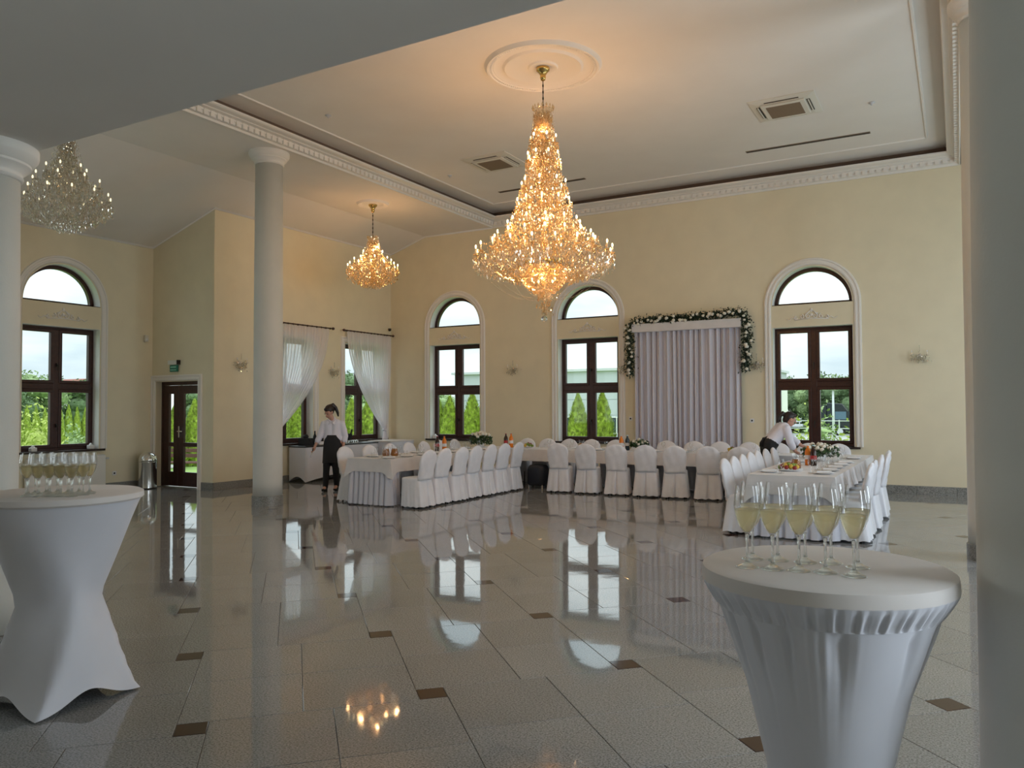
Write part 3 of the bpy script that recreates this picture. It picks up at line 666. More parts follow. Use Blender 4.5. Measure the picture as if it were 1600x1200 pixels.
AVOID = [(-8.42, 13.55, .27), (-5.12, 13.78, .22), (-1.78, 12.35, .30), (-8.34, 10.42, .11), (-8.22, 10.50, .13), (-8.42, 12.02, .08), (-8.30, 12.08, .08), (-7.93, 13.72, .08), (-7.82, 13.74, .08), (-6.22, 13.62, .14), (-5.44, 13.68, .08), (-5.36, 13.78, .08), (-1.83, 10.62, .14), (-1.80, 11.35, .08), (-1.72, 11.28, .08), (-1.86, 10.30, .21), (-7.45, 13.78, .17), (-3.42, 13.75, .17)]
def free(x, y, m=.03): return all(math.hypot(x-a, y-b_) > r_+m for a, b_, r_ in AVOID)
def setting(x, y, ax, ay, side, n=0, edge='near side'):
    """ax,ay: unit vector from table edge inwards"""
    tx, ty = -ay, ax; rz = math.atan2(ay, ax)-pi/2; z = TZ+.005
    g1 = side; side = '%s, %s place on the %s' % (side, ORD[n], edge)
    def put(nm, me, a, b_, h, rz_, lb, cat, m=.03):
        px, py = x+ax*a+tx*b_, y+ay*a+ty*b_
        if free(px, py, m): inst(nm, me, (px, py, z+h), rz_, lb+' on the '+side if 'laid' not in lb else lb+' on the '+side, cat, cat+' set out on the '+g1)
    if free(x+ax*.17, y+ay*.17, .12):
        put('dinner_plate', platem, .17, 0, 0, rz, 'white dinner plate', 'plate', .12); put('folded_napkin', napm, .17, 0, .018, rz+.3, 'folded white napkin', 'napkin', .12)
    put('cutlery', forkm, .17, .16, 0, rz, 'steel fork', 'fork'); put('drinking_glass', wgm[0], .33, -.08, 0, 0, 'stemmed clear glass', 'glass', .04); put('drinking_glass', wgm[1], .32, -.16, 0, 0, 'short clear tumbler', 'glass', .04)
for n_, y in enumerate(LN): setting(TL[2], y, -1, 0, 'left table', n_, 'near side')
for n_, y in enumerate(FN[:-1]): setting(TL[0], y, 1, 0, 'left table', n_, 'curtain side')
for n_, x in enumerate(MX): setting(x, TM[1], 0, 1, 'middle table', n_, 'near side')
for n_, x in enumerate(BX[:-2]): setting(x, TM[3], 0, -1, 'middle table', n_, 'window side')
for n_, y in enumerate([9.95, 10.45, 10.95, 11.45, 11.95, 12.45, 12.95]): setting(TR[0], y, 1, 0, 'right table', n_, 'inner side'); setting(TR[2], y+.05, -1, 0, 'right table', n_, 'outer side')

def bottle(x, y, m, capm, label, h=.28, r=.042):
    t = empty('bottle', (x, y, TZ+.005)); tag(t, label, 'bottle')
    MB().lathe([(r*.9, 0), (r, .01), (r*.96, h*.3), (r, h*.66), (r*.75, h*.76), (.016, h*.86), (.014, h*.96)], 20).build('body', M[m], t, smooth=True)
    MB().lathe([(.016, h*.95), (.016, h*1.0)], 14).build('cap', M[capm], t)
    MB().lathe([(r*1.01, h*.3), (r*1.01, h*.5)], 20, close=True).build('label', M['red'] if m == 'cola' else M['napkin'], t, smooth=True); return t
def jug(x, y, label, h=.19):
    t = empty('jug', (x, y, TZ+.005)); tag(t, label, 'jug')
    MB().lathe([(.052, 0), (.060, .01), (.064, .05), (.048, .13), (.046, .16), (.055, h)], 24, close=True).build('glass_body', M['tglass'], t, smooth=True)
    MB().lathe([(.0, .004), (.050, .004), (.058, .012), (.062, .05), (.047, .125), (.0, .126)], 24).build('juice', M['juice'], t, smooth=True)
    MB().tube([(.052, 0, .15), (.09, 0, .15), (.10, 0, .10), (.08, 0, .05), (.06, 0, .05)], .006, 8).build('handle', M['tglass'], t, smooth=True); return t
jug(-8.34, 10.42, 'glass jug of amber juice at near end of the left table, left one of two'); jug(-8.22, 10.50, 'glass jug of amber juice at near end of the left table, right one of two')
bottle(-8.42, 12.02, 'cola', 'red', 'dark cola bottle halfway down the left table'); bottle(-8.30, 12.08, 'orange', 'red', 'orange drink bottle halfway down the left table')
bottle(-7.93, 13.72, 'cola', 'red', 'dark cola bottle at the corner of left and middle tables'); bottle(-7.82, 13.74, 'orange', 'red', 'orange drink bottle at the corner of left and middle tables')
jug(-6.22, 13.62, 'glass jug of amber juice on the middle table before the second window'); bottle(-5.44, 13.68, 'orange', 'napkin', 'orange drink bottle beside the flowers on the middle table'); bottle(-5.36, 13.78, 'darkglass', 'bluecap', 'blue green water bottle beside the flowers on the middle table')
jug(-1.83, 10.62, 'glass jug of amber juice behind the fruit dish on the right table', .2); bottle(-1.80, 11.35, 'orange', 'napkin', 'orange drink bottle in the centre of the right table'); bottle(-1.72, 11.28, 'cola', 'bluecap', 'dark cola bottle with blue cap in the centre of the right table')
def fruit_dish(x, y, label, n=16, sc_=1):
    t = empty('fruit_dish', (x, y, TZ+.005)); tag(t, label, 'dish'); MB().lathe([(0, .003), (.09*sc_, .003), (.17*sc_, .022), (.168*sc_, .016), (.09*sc_, 0)], 28).build('platter', M['porcelain'], t, smooth=True)
    for k in range(n):
        a = k*2.4; q = .12*sc_*sqrt(k/n); m_ = ('fruit1', 'fruit2', 'fruit3')[k % 3]
        f = MB().ball((0, 0, 0), .028, .028, .028, 10, 7).build('fruit', M[m_], None, smooth=True, loc=(x+q*cos(a), y+q*sin(a), TZ+.04+.05*(1-k/n)))
        tag(f, {'fruit1': 'small red fruit', 'fruit2': 'small yellow fruit', 'fruit3': 'small green fruit'}[m_]+' piled on the '+label.split(' on ')[0].replace('dish of mixed fruit', 'dish')+(' on the right table' if x > -3 else ' on the middle table'), 'fruit', 'fruit on the '+('right' if x > -3 else 'middle')+' table')
fruit_dish(-1.86, 10.30, 'dish of mixed fruit on the right table before the jug', 20)
fruit_dish(-7.45, 13.78, 'dish of mixed fruit on the middle table left of the first covered chair', 9, .7)
fruit_dish(-3.42, 13.75, 'dish of mixed fruit on the middle table near its right end', 9, .7)
def leafcard(b, c_, s, r):
    d = Vector((r.gauss(0, 1), r.gauss(0, 1), r.gauss(0, 1))).normalized(); e = d.cross(Vector((r.gauss(0, 1), r.gauss(0, 1), r.gauss(0, 1)))).normalized(); c_ = Vector(c_)
    b.add([c_-d*s, c_+e*s*.45, c_+d*s, c_-e*s*.45], [(0, 1, 2, 3)])
def rose(b, c_, r_, rr):
    for k in range(3): b.ball((c_[0]+rr.gauss(0, r_*.15), c_[1]+rr.gauss(0, r_*.15), c_[2]+rr.gauss(0, r_*.15)), r_*(1-.2*k), r_*(1-.2*k), r_*(.8), 7, 5)
def bouquet(x, y, z, label, rx=.19, h=.26, seed=1):
    r = random.Random(seed); t = empty('flower_arrangement', (x, y, z)); tag(t, label, 'flowers')
    MB().lathe([(.05, 0), (.06, .01), (.075, .06), (.08, .09)], 20).build('vase', M['porcelain'], t, smooth=True)
    lf = MB()
    for k in range(420):
        a = r.uniform(0, 2*pi); q = rx*sqrt(r.random())*1.05; leafcard(lf, (q*cos(a), q*sin(a), .07+r.random()*h*.62*(1-.4*(q/rx)**2)), .035, r)
    tag(lf.build('leaves', M['leaf2'], t), kind='stuff')
    for k in range(24):
        a = k*2.4; q = rx*.85*sqrt(k/24); b = MB(); rose(b, (0, 0, 0), .034, r); b.build('rose', M['rose'], t, smooth=True, loc=(q*cos(a), q*sin(a), h*.86-.35*q+r.gauss(0, .012)))
bouquet(-8.42, 13.55, TZ+.005, 'dark green and white flower arrangement at the left end of the tables', .22, .36, 1)
bouquet(-5.12, 13.78, TZ+.005, 'white rose arrangement on the middle table before the hanging drape', .17, .22, 2)
bouquet(-1.78, 12.35, TZ+.005, 'large white flower arrangement the bending waitress reaches for', .26, .30, 3)

# ---- cocktail tables
def cocktail_left(x, y):
    T = empty('cocktail_table', (x, y, 0)); tag(T, 'high round table in twisted white stretch cover at the left edge', 'table')
    z1 = 1.10; R0 = .408
    MB().lathe([(0, z1), (R0-.015, z1), (R0, z1-.008), (R0+.002, z1-.035), (R0-.008, z1-.045)], 64, close=True).build('stretch_top', M['stretchtop'], T, auto=35)
    rows = []; n = 144; hs = [0, .03, .08, .15, .25, .35, .45, .52, .58, .65, .72, .80, .88, .95, 1.0]
    for t in hs:
        row = []
        for k in range(n):
            a = 2*pi*k/n
            if t < .46: u_ = t/.46; rad = lerp(.405, .215, u_**.72); nn = lerp(.96, 1.38, u_)
            else: u_ = (t-.46)/.54; rad = lerp(.208, R0-.012, u_**1.2); nn = lerp(1.38, 2.0, u_**.8)
            tw = lerp(pi/4, pi/4+.62, (t/.46)**1.1) if t < .46 else pi/4+.62-.9*(t-.46)/.54
            q = (abs(cos(a-tw))**nn+abs(sin(a-tw))**nn)**(-1/nn)
            lobe = max(abs(cos(a-pi/4)), abs(sin(a-pi/4))); lobe = (lobe-.7071)/.2929
            zb = .010+.075*sin(2*(a-pi/4))**2
            row.append((rad*q*cos(a), rad*q*sin(a), lerp(zb, z1-.04, t)))
        rows.append(row)
    MB().rings(rows, cap=False).build('stretch_skirt', M['stretch'], T, smooth=True)
cocktail_left(-4.255, 2.525)
def cocktail_right(x, y):
    T = empty('cocktail_table', (x, y, 0)); tag(T, 'high round table in gathered white stretch cover, front right', 'table')
    z1 = 1.07; R0 = .358
    MB().lathe([(0, z1), (R0-.014, z1), (R0-.002, z1-.007), (R0, z1-.02), (R0+.001, z1-.045)], 80, close=True).build('stretch_top', M['stretchtop'], T, auto=35)
    n = 360; rows = []
    for t, (r_, z_, am) in enumerate([(R0+.001, z1-.043, 0), (R0-.004, z1-.055, .0015), (R0-.018, z1-.075, .004), (R0-.034, z1-.098, .005), (R0-.042, z1-.112, .0035), (R0-.044, z1-.118, .0)]):
        rows.append([((r_+am*(sin(58*a)+.6*sin(91*a+1)))*cos(a), (r_+am*(sin(58*a)+.6*sin(91*a+1)))*sin(a), z_) for a in [2*pi*k/n for k in range(n)]])
    MB().rings(rows, cap=False).build('gathered_band', M['stretch'], T, smooth=True)
    rows = []; zs = [z1-.118, z1-.13, z1-.16, z1-.21, z1-.27, z1-.35, .6, .46, .34, .24, .16, .08, .015]
    for i, z_ in enumerate(zs):
        r_ = interp([0, .1, .3, .46, .72, .87, .952], [.27, .22, .17, .172, .232, .285, .312], z_); am = interp([.6, .80, .91, .95], [0, .002, .010, .003], z_); row = []
        for k in range(n):
            a = 2*pi*k/n; wv = am*(abs(sin(7*a+1.1*sin(3*a)+.5))**14*1.8+.25*sin(41*a)*max(0, sin(2*a+1))+.2*sin(67*a)*max(0, sin(3*a)))
            lb = 0
            if z_ < .3: lobe = max(abs(cos(a)), abs(sin(a))); lb = (.3-z_)*.25*((lobe-.7071)/.2929)**2
            q = r_-wv+lb; row.append((q*cos(a), q*sin(a), z_))
        rows.append(row)
    MB().rings(rows, cap=False).build('stretch_skirt', M['stretch'], T, smooth=True)
    for k in range(4): a = k*pi/2; MB().lathe([(.03, 0), (.032, .02), (.02, .05)], 16, at=(.31*cos(a), .31*sin(a), 0)).build('foot_pocket', M['stretch'], T, smooth=True)
cocktail_right(-.361, 2.54)
# champagne flutes
s_ = 1.0
bowl = MB().lathe([(.0035, .098), (.010, .103), (.020, .117), (.030, .140), (.0362, .165), (.0375, .185), (.0365, .205), (.0335, .228), (.0310, .243)], 32, close=True).mesh('bowl', M['tglass'], True)
stem = MB().lathe([(0, 0), (.033, 0), (.0345, .0012), (.030, .003), (.018, .008), (.008, .015), (.0045, .024), (.0038, .05), (.0042, .085), (.0065, .098), (.003, .101), (0, .101)], 28).mesh('stem', M['solidglass'], True)
wine = MB().lathe([(0, .104), (.009, .106), (.0185, .119), (.0283, .142), (.0342, .166), (.0350, .172), (0, .172)], 28).mesh('sparkling_wine', M['wine'], True)
def flute(x, y, z, label, group, fill=True, sc_=1):
    t = empty('champagne_flute', (x, y, z)); t.scale = (sc_, sc_, sc_); tag(t, label, 'glass', group)
    for nme, me in (('bowl', bowl), ('stem', stem))+((('sparkling_wine', wine),) if fill else ()):
        o = bpy.data.objects.new(nme, me); C.objects.link(o); o.parent = t
z_ = 1.0705
fr = [(-.556, 2.398), (-.484, 2.404), (-.412, 2.416), (-.341, 2.424), (-.264, 2.412)]
bk = [(-.570, 2.530), (-.497, 2.545), (-.417, 2.553), (-.346, 2.575), (-.268, 2.545)]
for i, (x, y) in enumerate(fr): flute(x, y, z_, 'champagne flute in the front row on the right cocktail table, %s from the left' % ORD[i], 'flutes on the right cocktail table')
for i, (x, y) in enumerate(bk): flute(x, y, z_, 'champagne flute in the back row on the right cocktail table, %s from the left' % ORD[i], 'flutes on the right cocktail table')
# left cluster: hexagonal cluster of 24
k = 0
cx, cy = -4.118, 2.431; e1 = Vector((.8698, .4934)); e2 = Vector((-.4934, .8698))
for row, cnt in enumerate([5, 6, 6, 5]):
    for q in range(cnt):
        off = e1*((q-(cnt-1)/2)*.0575)+e2*((row-1.5)*.060); k += 1
        flute(cx+off.x, cy+off.y, 1.1005, 'champagne flute, left cocktail table, %s row from the front, %s from the left' % (ORD[row], ORD[q]), 'flutes clustered on the left cocktail table', True, .90)

# ---- bar / buffet along the left wall
B = empty('buffet_table', (-11.9, 13.2, 0)); tag(B, 'buffet table in white stretch cover with black top by the curtains', 'table')
def stretch_box(x0, y0, x1, y1, z1, top_m, root, arch=.09):
    ox, oy, _ = root.location; P = [(x0, y0), (x1, y0), (x1, y1), (x0, y1)]; per = []
    for i in range(4):
        a, b_ = P[i], P[(i+1) % 4]
        for k in range(24): t = k/24; per.append((lerp(a[0], b_[0], t), lerp(a[1], b_[1], t), sin(pi*t), i))
    cx_, cy_ = (x0+x1)/2, (y0+y1)/2; rows = []
    for t in (0, .2, .45, .7, 1):
        rows.append([(lerp(x, cx_, .10*s*sin(pi*t)*.5+.03*s*(1-t))-ox, lerp(y, cy_, .02*s*sin(pi*t))-oy, lerp(.015+arch*s, z1-.03, t)) for x, y, s, i in per])
    MB().rings(rows, cap=False).build('stretch_cover', M['stretch'], root, smooth=True)
    bevel(MB().box(x0-ox-.01, y0-oy-.01, z1-.03, x1-ox+.01, y1-oy+.01, z1).build('top_board', M[top_m], root), .006)
stretch_box(-12.18, 12.02, -11.72, 14.35, .76, 'blackwood', B, .11)
B2 = empty('buffet_table', (-11.95, 14.9, 0)); tag(B2, 'white covered side table in the corner under the second curtain', 'table')
stretch_box(-12.06, 14.42, -11.4, 15.3, .78, 'stretchtop', B2, .03)
def on_bar(name, x, y, parts, label, cat, group=None):
    t = empty(name, (x, y, .761)); tag(t, label, cat, group)
    for nme, b, m_ in parts: b.build(nme, M[m_], t, smooth=True, auto=40) if nme != 'box' else b.build(nme, M[m_], t)
    return t
# ice bucket with bottles standing in it
bx, by = -11.95, 13.55
on_bar('ice_bucket', bx, by, [('bucket', MB().lathe([(.08, 0), (.085, .01), (.115, .2), (.118, .205), (.105, .2), (.08, .02), (0, .02)], 28), 'black'), ('rim', MB().lathe([(.114, .195), (.12, .2), (.12, .207), (.112, .207)], 28, close=True), 'darkmetal')], 'black ice bucket at the right end of the buffet holding wine bottles', 'bucket')
for k, (dx, dy, m_, lb) in enumerate([(-.05, -.02, 'black', 'dark wine bottle leaning left in the ice bucket'), (.06, .03, 'black', 'dark wine bottle leaning right in the ice bucket'), (.01, -.03, 'rose', 'pale foil topped bottle in the middle of the ice bucket')]):
    t = empty('wine_bottle', (bx+dx*.4, by+dy, .80)); t.rotation_euler = (0, dx*4.5, 0.6); tag(t, lb, 'bottle')
    MB().lathe([(.036, 0), (.038, .01), (.038, .12), (.016, .19), (.014, .27)], 18).build('body', M[m_], t, smooth=True); MB().lathe([(.017, .22), (.017, .275)], 14).build('foil', M['darkmetal'] if m_ == 'black' else M['brass'], t)
# coffee machine and dark bottles at left, white boxes, upturned glasses
on_bar('coffee_machine', -11.98, 12.30, [('box', MB().box(-.10, -.12, 0, .10, .12, .15), 'black'), ('spout', MB().tube([(.10, 0, .12), (.14, 0, .12), (.14, 0, .08)], .012, 8), 'darkmetal'), ('tank', MB().lathe([(.05, .15), (.06, .19), (.03, .23)], 16), 'black')], 'black coffee machine at the left end of the buffet', 'coffee machine')
on_bar('napkin_stack', -11.88, 12.62, [('box', MB().box(-.07, -.09, 0, .07, .09, .07), 'napkin'), ('holder', MB().box(-.08, -.1, 0, .08, .1, .012), 'metal')], 'stack of white napkins beside the coffee machine', 'napkins')
on_bar('cup_holder', -11.88, 12.90, [('body', MB().lathe([(.055, 0), (.055, .15), (.05, .15), (.05, .01), (0, .01)], 24), 'metal'), ('cups', MB().lathe([(.04, .02), (.042, .165), (0, .165)], 20), 'porcelain')], 'metal holder of white cups in the middle of the buffet', 'cup holder')
for k, (x, y) in enumerate([(-12.03, 12.62), (-12.05, 12.85), (-12.02, 13.05), (-12.04, 13.22)]):
    t = empty('wine_bottle', (x, y, .761)); tag(t, 'dark wine bottle at the back of the buffet, %s from coffee machine' % ORD[k], 'bottle', 'dark bottles at the back of the buffet')
    MB().lathe([(.037, 0), (.038, .01), (.038, .17), (.016, .23), (.014, .29)], 18).build('body', M['black'], t, smooth=True); MB().lathe([(.016, .25), (.016, .295)], 14).build('foil', M['darkmetal'], t)
cupm = MB().lathe([(0, .07), (.028, .07), (.032, .06), (.034, 0)], 14, close=True).mesh('glass_tumbler', M['solidglass'], True)
for i in range(5):
    for j in range(10):
        gx, gy = -11.77-.072*i, 13.02+.072*j
        if math.hypot(gx-bx, gy-by) < .17 or math.hypot(gx+11.88, gy-12.9) < .10 or any(math.hypot(gx-a, gy-c_) < .085 for a, c_ in ((-12.05, 12.85), (-12.02, 13.05), (-12.04, 13.22))): continue
        inst('glass_tumbler', cupm, (gx, gy, .762), 0, 'upturned clear tumbler in the rows on the black buffet top', 'glass', 'upturned tumblers on the buffet')

# ---- rubbish bin, radiator, window sill items
t = empty('waste_bin', (-13.72, 9.83, 0)); tag(t, 'chrome dome topped waste bin beside the brown glass door', 'bin')
MB().lathe([(.165, 0), (.17, .02)], 40).build('base_ring', M['darkmetal'], t); MB().lathe([(.165, .02), (.165, .5), (.168, .505), (.168, .52)], 40).build('body', M['metal'], t, auto=40)
MB().lathe([(.166, .521), (.166, .56), (.15, .62), (.11, .675), (.06, .70), (0, .71)], 40).build('dome_lid', M['metal'], t, smooth=True); MB().box(.10, -.07, .58, .158, .07, .63).build('flap', M['metal'], t)
t = empty('radiator', (XL+.04, 8.38, .12)); tag(t, 'flat white radiator under the far left window', 'radiator')
bevel(MB().box(0, -.72, 0, .09, .72, .56).build('panel', M['white'], t), .01); MB().box(.01, -.70, .56, .08, .70, .575).build('top_grille', M['silver'], t)
MB().tube([(.05, .74, .5), (.05, .80, .5)], .02, 10).build('valve', M['silver'], t)
for k, (x, y, lb) in enumerate([(XL-.08, 8.93, 'small white lidded dish at the right end of the far left window sill'), (XL-.06, 7.86, 'small white card box at the left end of the far left window sill'), (-10.98, YW+.10, 'small white ornament on the sill of the window nearest the curtains')]):
    t = empty('sill_ornament', (x, y, Z0+.004)); tag(t, lb, 'ornament'); bevel(MB().box(-.05, -.05, 0, .05, .05, .07).build('body', M['porcelain'], t), .01); MB().lathe([(.035, .07), (.03, .085), (.008, .11)], 12).build('knob', M['porcelain'], t, smooth=True)

# ---- curtains with rods
def rod(y0, y1, label):
    t = empty('curtain_rod', (XW+.11, (y0+y1)/2, 3.32)); tag(t, label, 'curtain rod'); h_ = (y1-y0)/2
    MB().tube([(0, -h_, 0), (0, h_, 0)], .014, 10).build('pole', M['brown'], t, smooth=True)
    for s in (-1, 1): MB().ball((0, s*(h_+.02), 0), .032, .04, .032).build('finial', M['brown'], t, smooth=True); MB().tube([(0, s*(h_-.15), 0), (-.11, s*(h_-.15), 0)], .01, 8).build('bracket', M['brown'], t)
    for k in range(14): y = lerp(-h_+.08, h_-.08, k/13); MB().lathe([(.02, -.004), (.024, 0), (.02, .004)], 12).xf(Matrix.Translation((0, y, -.005)) @ Matrix.Rotation(pi/2, 4, 'X')).build('ring', M['brown'], t)
rod(11.30, 13.28, 'brown curtain rod nearer the white column'); rod(13.68, 15.42, 'brown curtain rod in the corner by the windows')
def curtain(y0, y1, yt, label, zt=1.03):
    t = empty('sheer_curtain', (XW+.11, 0, 0)); tag(t, label, 'curtain'); n = 220; hs = [i/30 for i in range(31)]; rows = []
    for q in hs:
        z = lerp(3.30, zt, q); g_ = q**1.9; row = []
        for k in range(n+1):
            s = k/n; a = lerp(y0, y1, s); far = abs(a-yt)/max(abs(y0-yt), abs(y1-yt))
            b_ = yt+(s-.5)*.10; gg = g_*(1 if far > .3 else 1)
            y = lerp(a, b_, gg)
            x = .028*sin(s*2*pi*19+.8*sin(s*9))*(1-.5*q)+.012*sin(s*2*pi*43+2*q)*(1-.3*q)+.03*q*sin(s*7)
            row.append((x, y, z))
        rows.append(row)
    MB().grid(rows).build('upper_panel', M['sheer'], t, smooth=True)
    rows = []
    for q in [i/8 for i in range(9)]:
        rows.append([((.02+.02*q)*sin(s*2*pi*9)+.02*q, yt+(s-.5)*lerp(.10, .24, q), zt-.03-q*.36) for s in [k/80 for k in range(81)]])
    MB().grid(rows).build('tail', M['sheer'], t, smooth=True)
    MB().lathe([(.052, -.025), (.060, 0), (.052, .025)], 20, at=(.0, yt, zt-.015)).build('tieback', M['stretch'], t, smooth=True)
curtain(11.36, 13.16, 11.55, 'sheer white curtain tied to the left beside the white column'); curtain(13.76, 15.36, 15.12, 'sheer white curtain tied to the right in the corner')

# ---- backdrop drape with pelmet and flower garland
DXa, DXb = -5.82, -3.60
t = empty('backdrop_drape', (0, YW-.14, 0)); tag(t, 'grey white pleated backdrop drape hanging between the two right windows', 'drape'); n = 420; rows = []
for q in [i/12 for i in range(13)]:
    z = lerp(3.10, .05, q); row = []
    for k in range(n+1):
        s = k/n; ph = s*2*pi*17+1.3*sin(s*13)+.9*sin(s*31)
        row.append((lerp(DXa+.03, DXb-.03, s)+.02*q*sin(s*20), -.035*sin(ph)-.018*sin(2.3*ph+1)*(1-.2*q), z))
    rows.append(row)
MB().grid(rows).build('pleated_cloth', M['drape'], t, smooth=True)
bevel(MB().box(DXa, -.12, 3.07, DXb, .0, 3.24).build('pelmet', M['cloth'], t), .008)
for x in (DXa+.06, DXb-.06): MB().tube([(x, .05, 0), (x, .05, 3.1)], .02, 8).build('post', M['silver'], t)
gl = empty('flower_garland', (0, YW-.2, 0)); tag(gl, 'white rose and ivy garland draped over the top and sides of the backdrop', 'garland')
r = random.Random(5); pth = [(DXa-.05, 2.20), (DXa-.06, 2.7), (DXa-.07, 3.2), (DXa+.12, 3.30), (-4.9, 3.30), (DXb-.3, 3.34), (DXb+.0, 3.36), (DXb+.09, 3.2), (DXb+.10, 2.8), (DXb+.06, 2.25)]
acc = [0]
for a, b_ in zip(pth, pth[1:]): acc.append(acc[-1]+math.hypot(b_[0]-a[0], b_[1]-a[1]))
def gp(s): return interp(acc, [p[0] for p in pth], s), interp(acc, [p[1] for p in pth], s)
lf = MB(); MB().tube([(gp(acc[-1]*i/60)[0], 0, gp(acc[-1]*i/60)[1]) for i in range(61)], .02, 6).build('vine', M['leaf'], gl)
for k in range(3400):
    x, z = gp(r.uniform(0, acc[-1])); leafcard(lf, (x+r.gauss(0, .05), r.gauss(0, .04), z+r.gauss(0, .045)), r.uniform(.02, .04), r)
tag(lf.build('leaves', M['leaf'], gl), kind='stuff')
for k in range(58):
    x, z = gp(acc[-1]*(k+.5)/58); b = MB(); rose(b, (0, 0, 0), r.uniform(.026, .042), r); b.build('rose', M['rose'], gl, smooth=True, loc=(x+r.gauss(0, .04), -.06, z+r.gauss(0, .035)))

# ---- wall sconces
def sconce_meshes():
    plate = MB().lathe([(0, .02), (.03, .02), (.045, .01), (.05, 0)], 20, close=True).xf(Matrix.Rotation(pi/2, 4, 'X')).mesh('backplate', M['metal'], True)
    arm = MB().tube([(0, -.02, 0), (.05, -.06, -.05), (.10, -.08, -.04), (.12, -.08, .0)], .006, 6); arm.lathe([(.0, 0), (.03, .008), (.033, .014)], 12, at=(.12, -.08, 0)); arm = arm.mesh('arm', M['crystal_arm'], True)
    cs = MB().lathe([(.009, .01), (.009, .07)], 8, at=(.12, -.08, 0)).mesh('candle', M['candle'], True); bl = MB().ball((.12, -.08, .085), .009, .009, .018, 8, 6).mesh('bulb', M['porcelain'], True)
    return plate, arm, cs, bl
SM = sconce_meshes()
def sconce(x, y, z, rz, label):
    t = empty('wall_sconce', (x, y, z), rz); tag(t, label, 'wall lamp', 'crystal wall sconces'); rr = random.Random(int(abs(x*100)))
    o = bpy.data.objects.new('backplate', SM[0]); C.objects.link(o); o.parent = t
    for s in (1, -1):
        par = None
        for nme, me in (('arm', SM[1]), ('candle', SM[2]), ('bulb', SM[3])):
            o = bpy.data.objects.new(nme, me); C.objects.link(o); o.parent = par or t; par = par or o
            if nme == 'arm': o.scale = (s, 1, 1)
    b = MB()
    for k in range(110): b.octa((rr.gauss(0, .07), -.07+rr.gauss(0, .025), -.05+rr.gauss(0, .04)), .010, .017, rr.random()*3)
    for k in range(6): b.octa((0, -.06, .08+.02*k), .01, .012, k)
    tag(b.build('crystals', M['crystal'], t), kind='stuff')
sconce(-8.74, YW, 2.41, 0, 'crystal wall sconce between the two left arched windows'); sconce(-.58, YW, 2.41, 0, 'crystal wall sconce alone on the blank wall at right')
sconce(-6.06, YW, 2.38, 0, 'crystal wall sconce just left of the backdrop garland'); sconce(-3.36, YW, 2.37, 0, 'crystal wall sconce just right of the backdrop garland')
sconce(XW, 10.76, 2.43, pi/2, 'crystal wall sconce between the door corner and the white column'); sconce(XW, 13.40, 2.38, pi/2, 'crystal wall sconce between the two sheer curtains')

# ---- small fittings
t = empty('exit_sign', (-13.36, YD-.03, 2.30)); tag(t, 'green emergency exit sign with white lamp above the door', 'exit sign')
MB().box(-.14, -.03, .11, .14, .03, .19).build('lamp_housing', M['ledwhite'], t); MB().box(.125, -.035, .105, .16, .03, .195).build('end_cap', M['darkmetal'], t); MB().box(-.10, -.012, -.03, .12, .012, .10).build('sign_plate', M['green'], t)
MB().box(-.075, -.016, .045, .085, -.012, .075).build('print_band', M['greenlight'], t); MB().box(-.08, -.016, -.005, .02, -.012, .015).build('print_band', M['greenlight'], t); MB().box(.035, -.016, -.005, .085, -.012, .015).build('print_band', M['greenlight'], t)
t = empty('motion_detector', (XL+.02, 9.98, 2.94)); tag(t, 'small white motion detector high in the left corner', 'detector')
bevel(MB().box(-.01, -.035, -.07, .05, .035, .07).build('housing', M['acwhite'], t), .012); MB().ball((.045, 0, -.02), .02, .028, .03).build('lens', M['porcelain'], t, smooth=True)
t = empty('security_camera', (XW+.07, 15.36, 3.47)); tag(t, 'small dark camera above the corner curtain rod', 'camera'); MB().lathe([(.04, .03), (.04, 0), (.03, -.03), (0, -.04)], 16).build('dome', M['darkmetal'], t, smooth=True); MB().box(-.07, -.02, .0, 0, .02, .03).build('bracket', M['acwhite'], t)
def socket(x, y, z, rz, label):
    t = empty('wall_socket', (x, y, z), rz); tag(t, label, 'socket'); bevel(MB().box(-.04, -.012, -.04, .04, 0, .04).build('plate', M['porcelain'], t), .004); MB().lathe([(.017, 0), (.017, .003)], 14).xf(Matrix.Translation((0, -.0125, 0)) @ Matrix.Rotation(pi/2, 4, 'X')).build('hole', M['black'], t)
socket(-5.95, YW, 1.30, 0, 'tiny round wall socket left of the drape'); socket(-3.47, YW, 1.27, 0, 'tiny round wall socket right of the drape'); socket(XL, 9.35, .32, pi/2, 'white wall socket near the floor left of the waste bin')
def air_con(x, y, label):
    t = empty('air_conditioner', (x, y, ZU)); tag(t, label, 'air conditioner', 'ceiling air conditioners'); h = .46
    MB().rings([[(-h, -h, 0), (h, -h, 0), (h, h, 0), (-h, h, 0)], [(-h, -h, -.012), (h, -h, -.012), (h, h, -.012), (-h, h, -.012)], [(-.36, -.36, -.03), (.36, -.36, -.03), (.36, .36, -.03), (-.36, .36, -.03)]]).build('fascia', M['acwhite'], t)
    for k in range(4):
        MB().box(-.24, -.375, -.034, .24, -.325, -.026).xf(Matrix.Rotation(k*pi/2, 4, 'Z')).build('air_slot', M['slot'], t); MB().box(-.24, -.362, -.045, .24, -.345, -.036).xf(Matrix.Rotation(k*pi/2, 4, 'Z')).build('louvre', M['acwhite'], t)
    bevel(MB().box(-.31, -.31, -.055, .31, .31, -.03).build('grille_frame', M['acwhite'], t), .008); g_ = MB().box(-.24, -.24, -.058, .24, .24, -.054)
    for k in range(16): y_ = -.23+k*.0306; g_.box(-.24, y_, -.062, .24, y_+.012, -.058)
    g_.build('filter_grille', M['acgrille'], t)
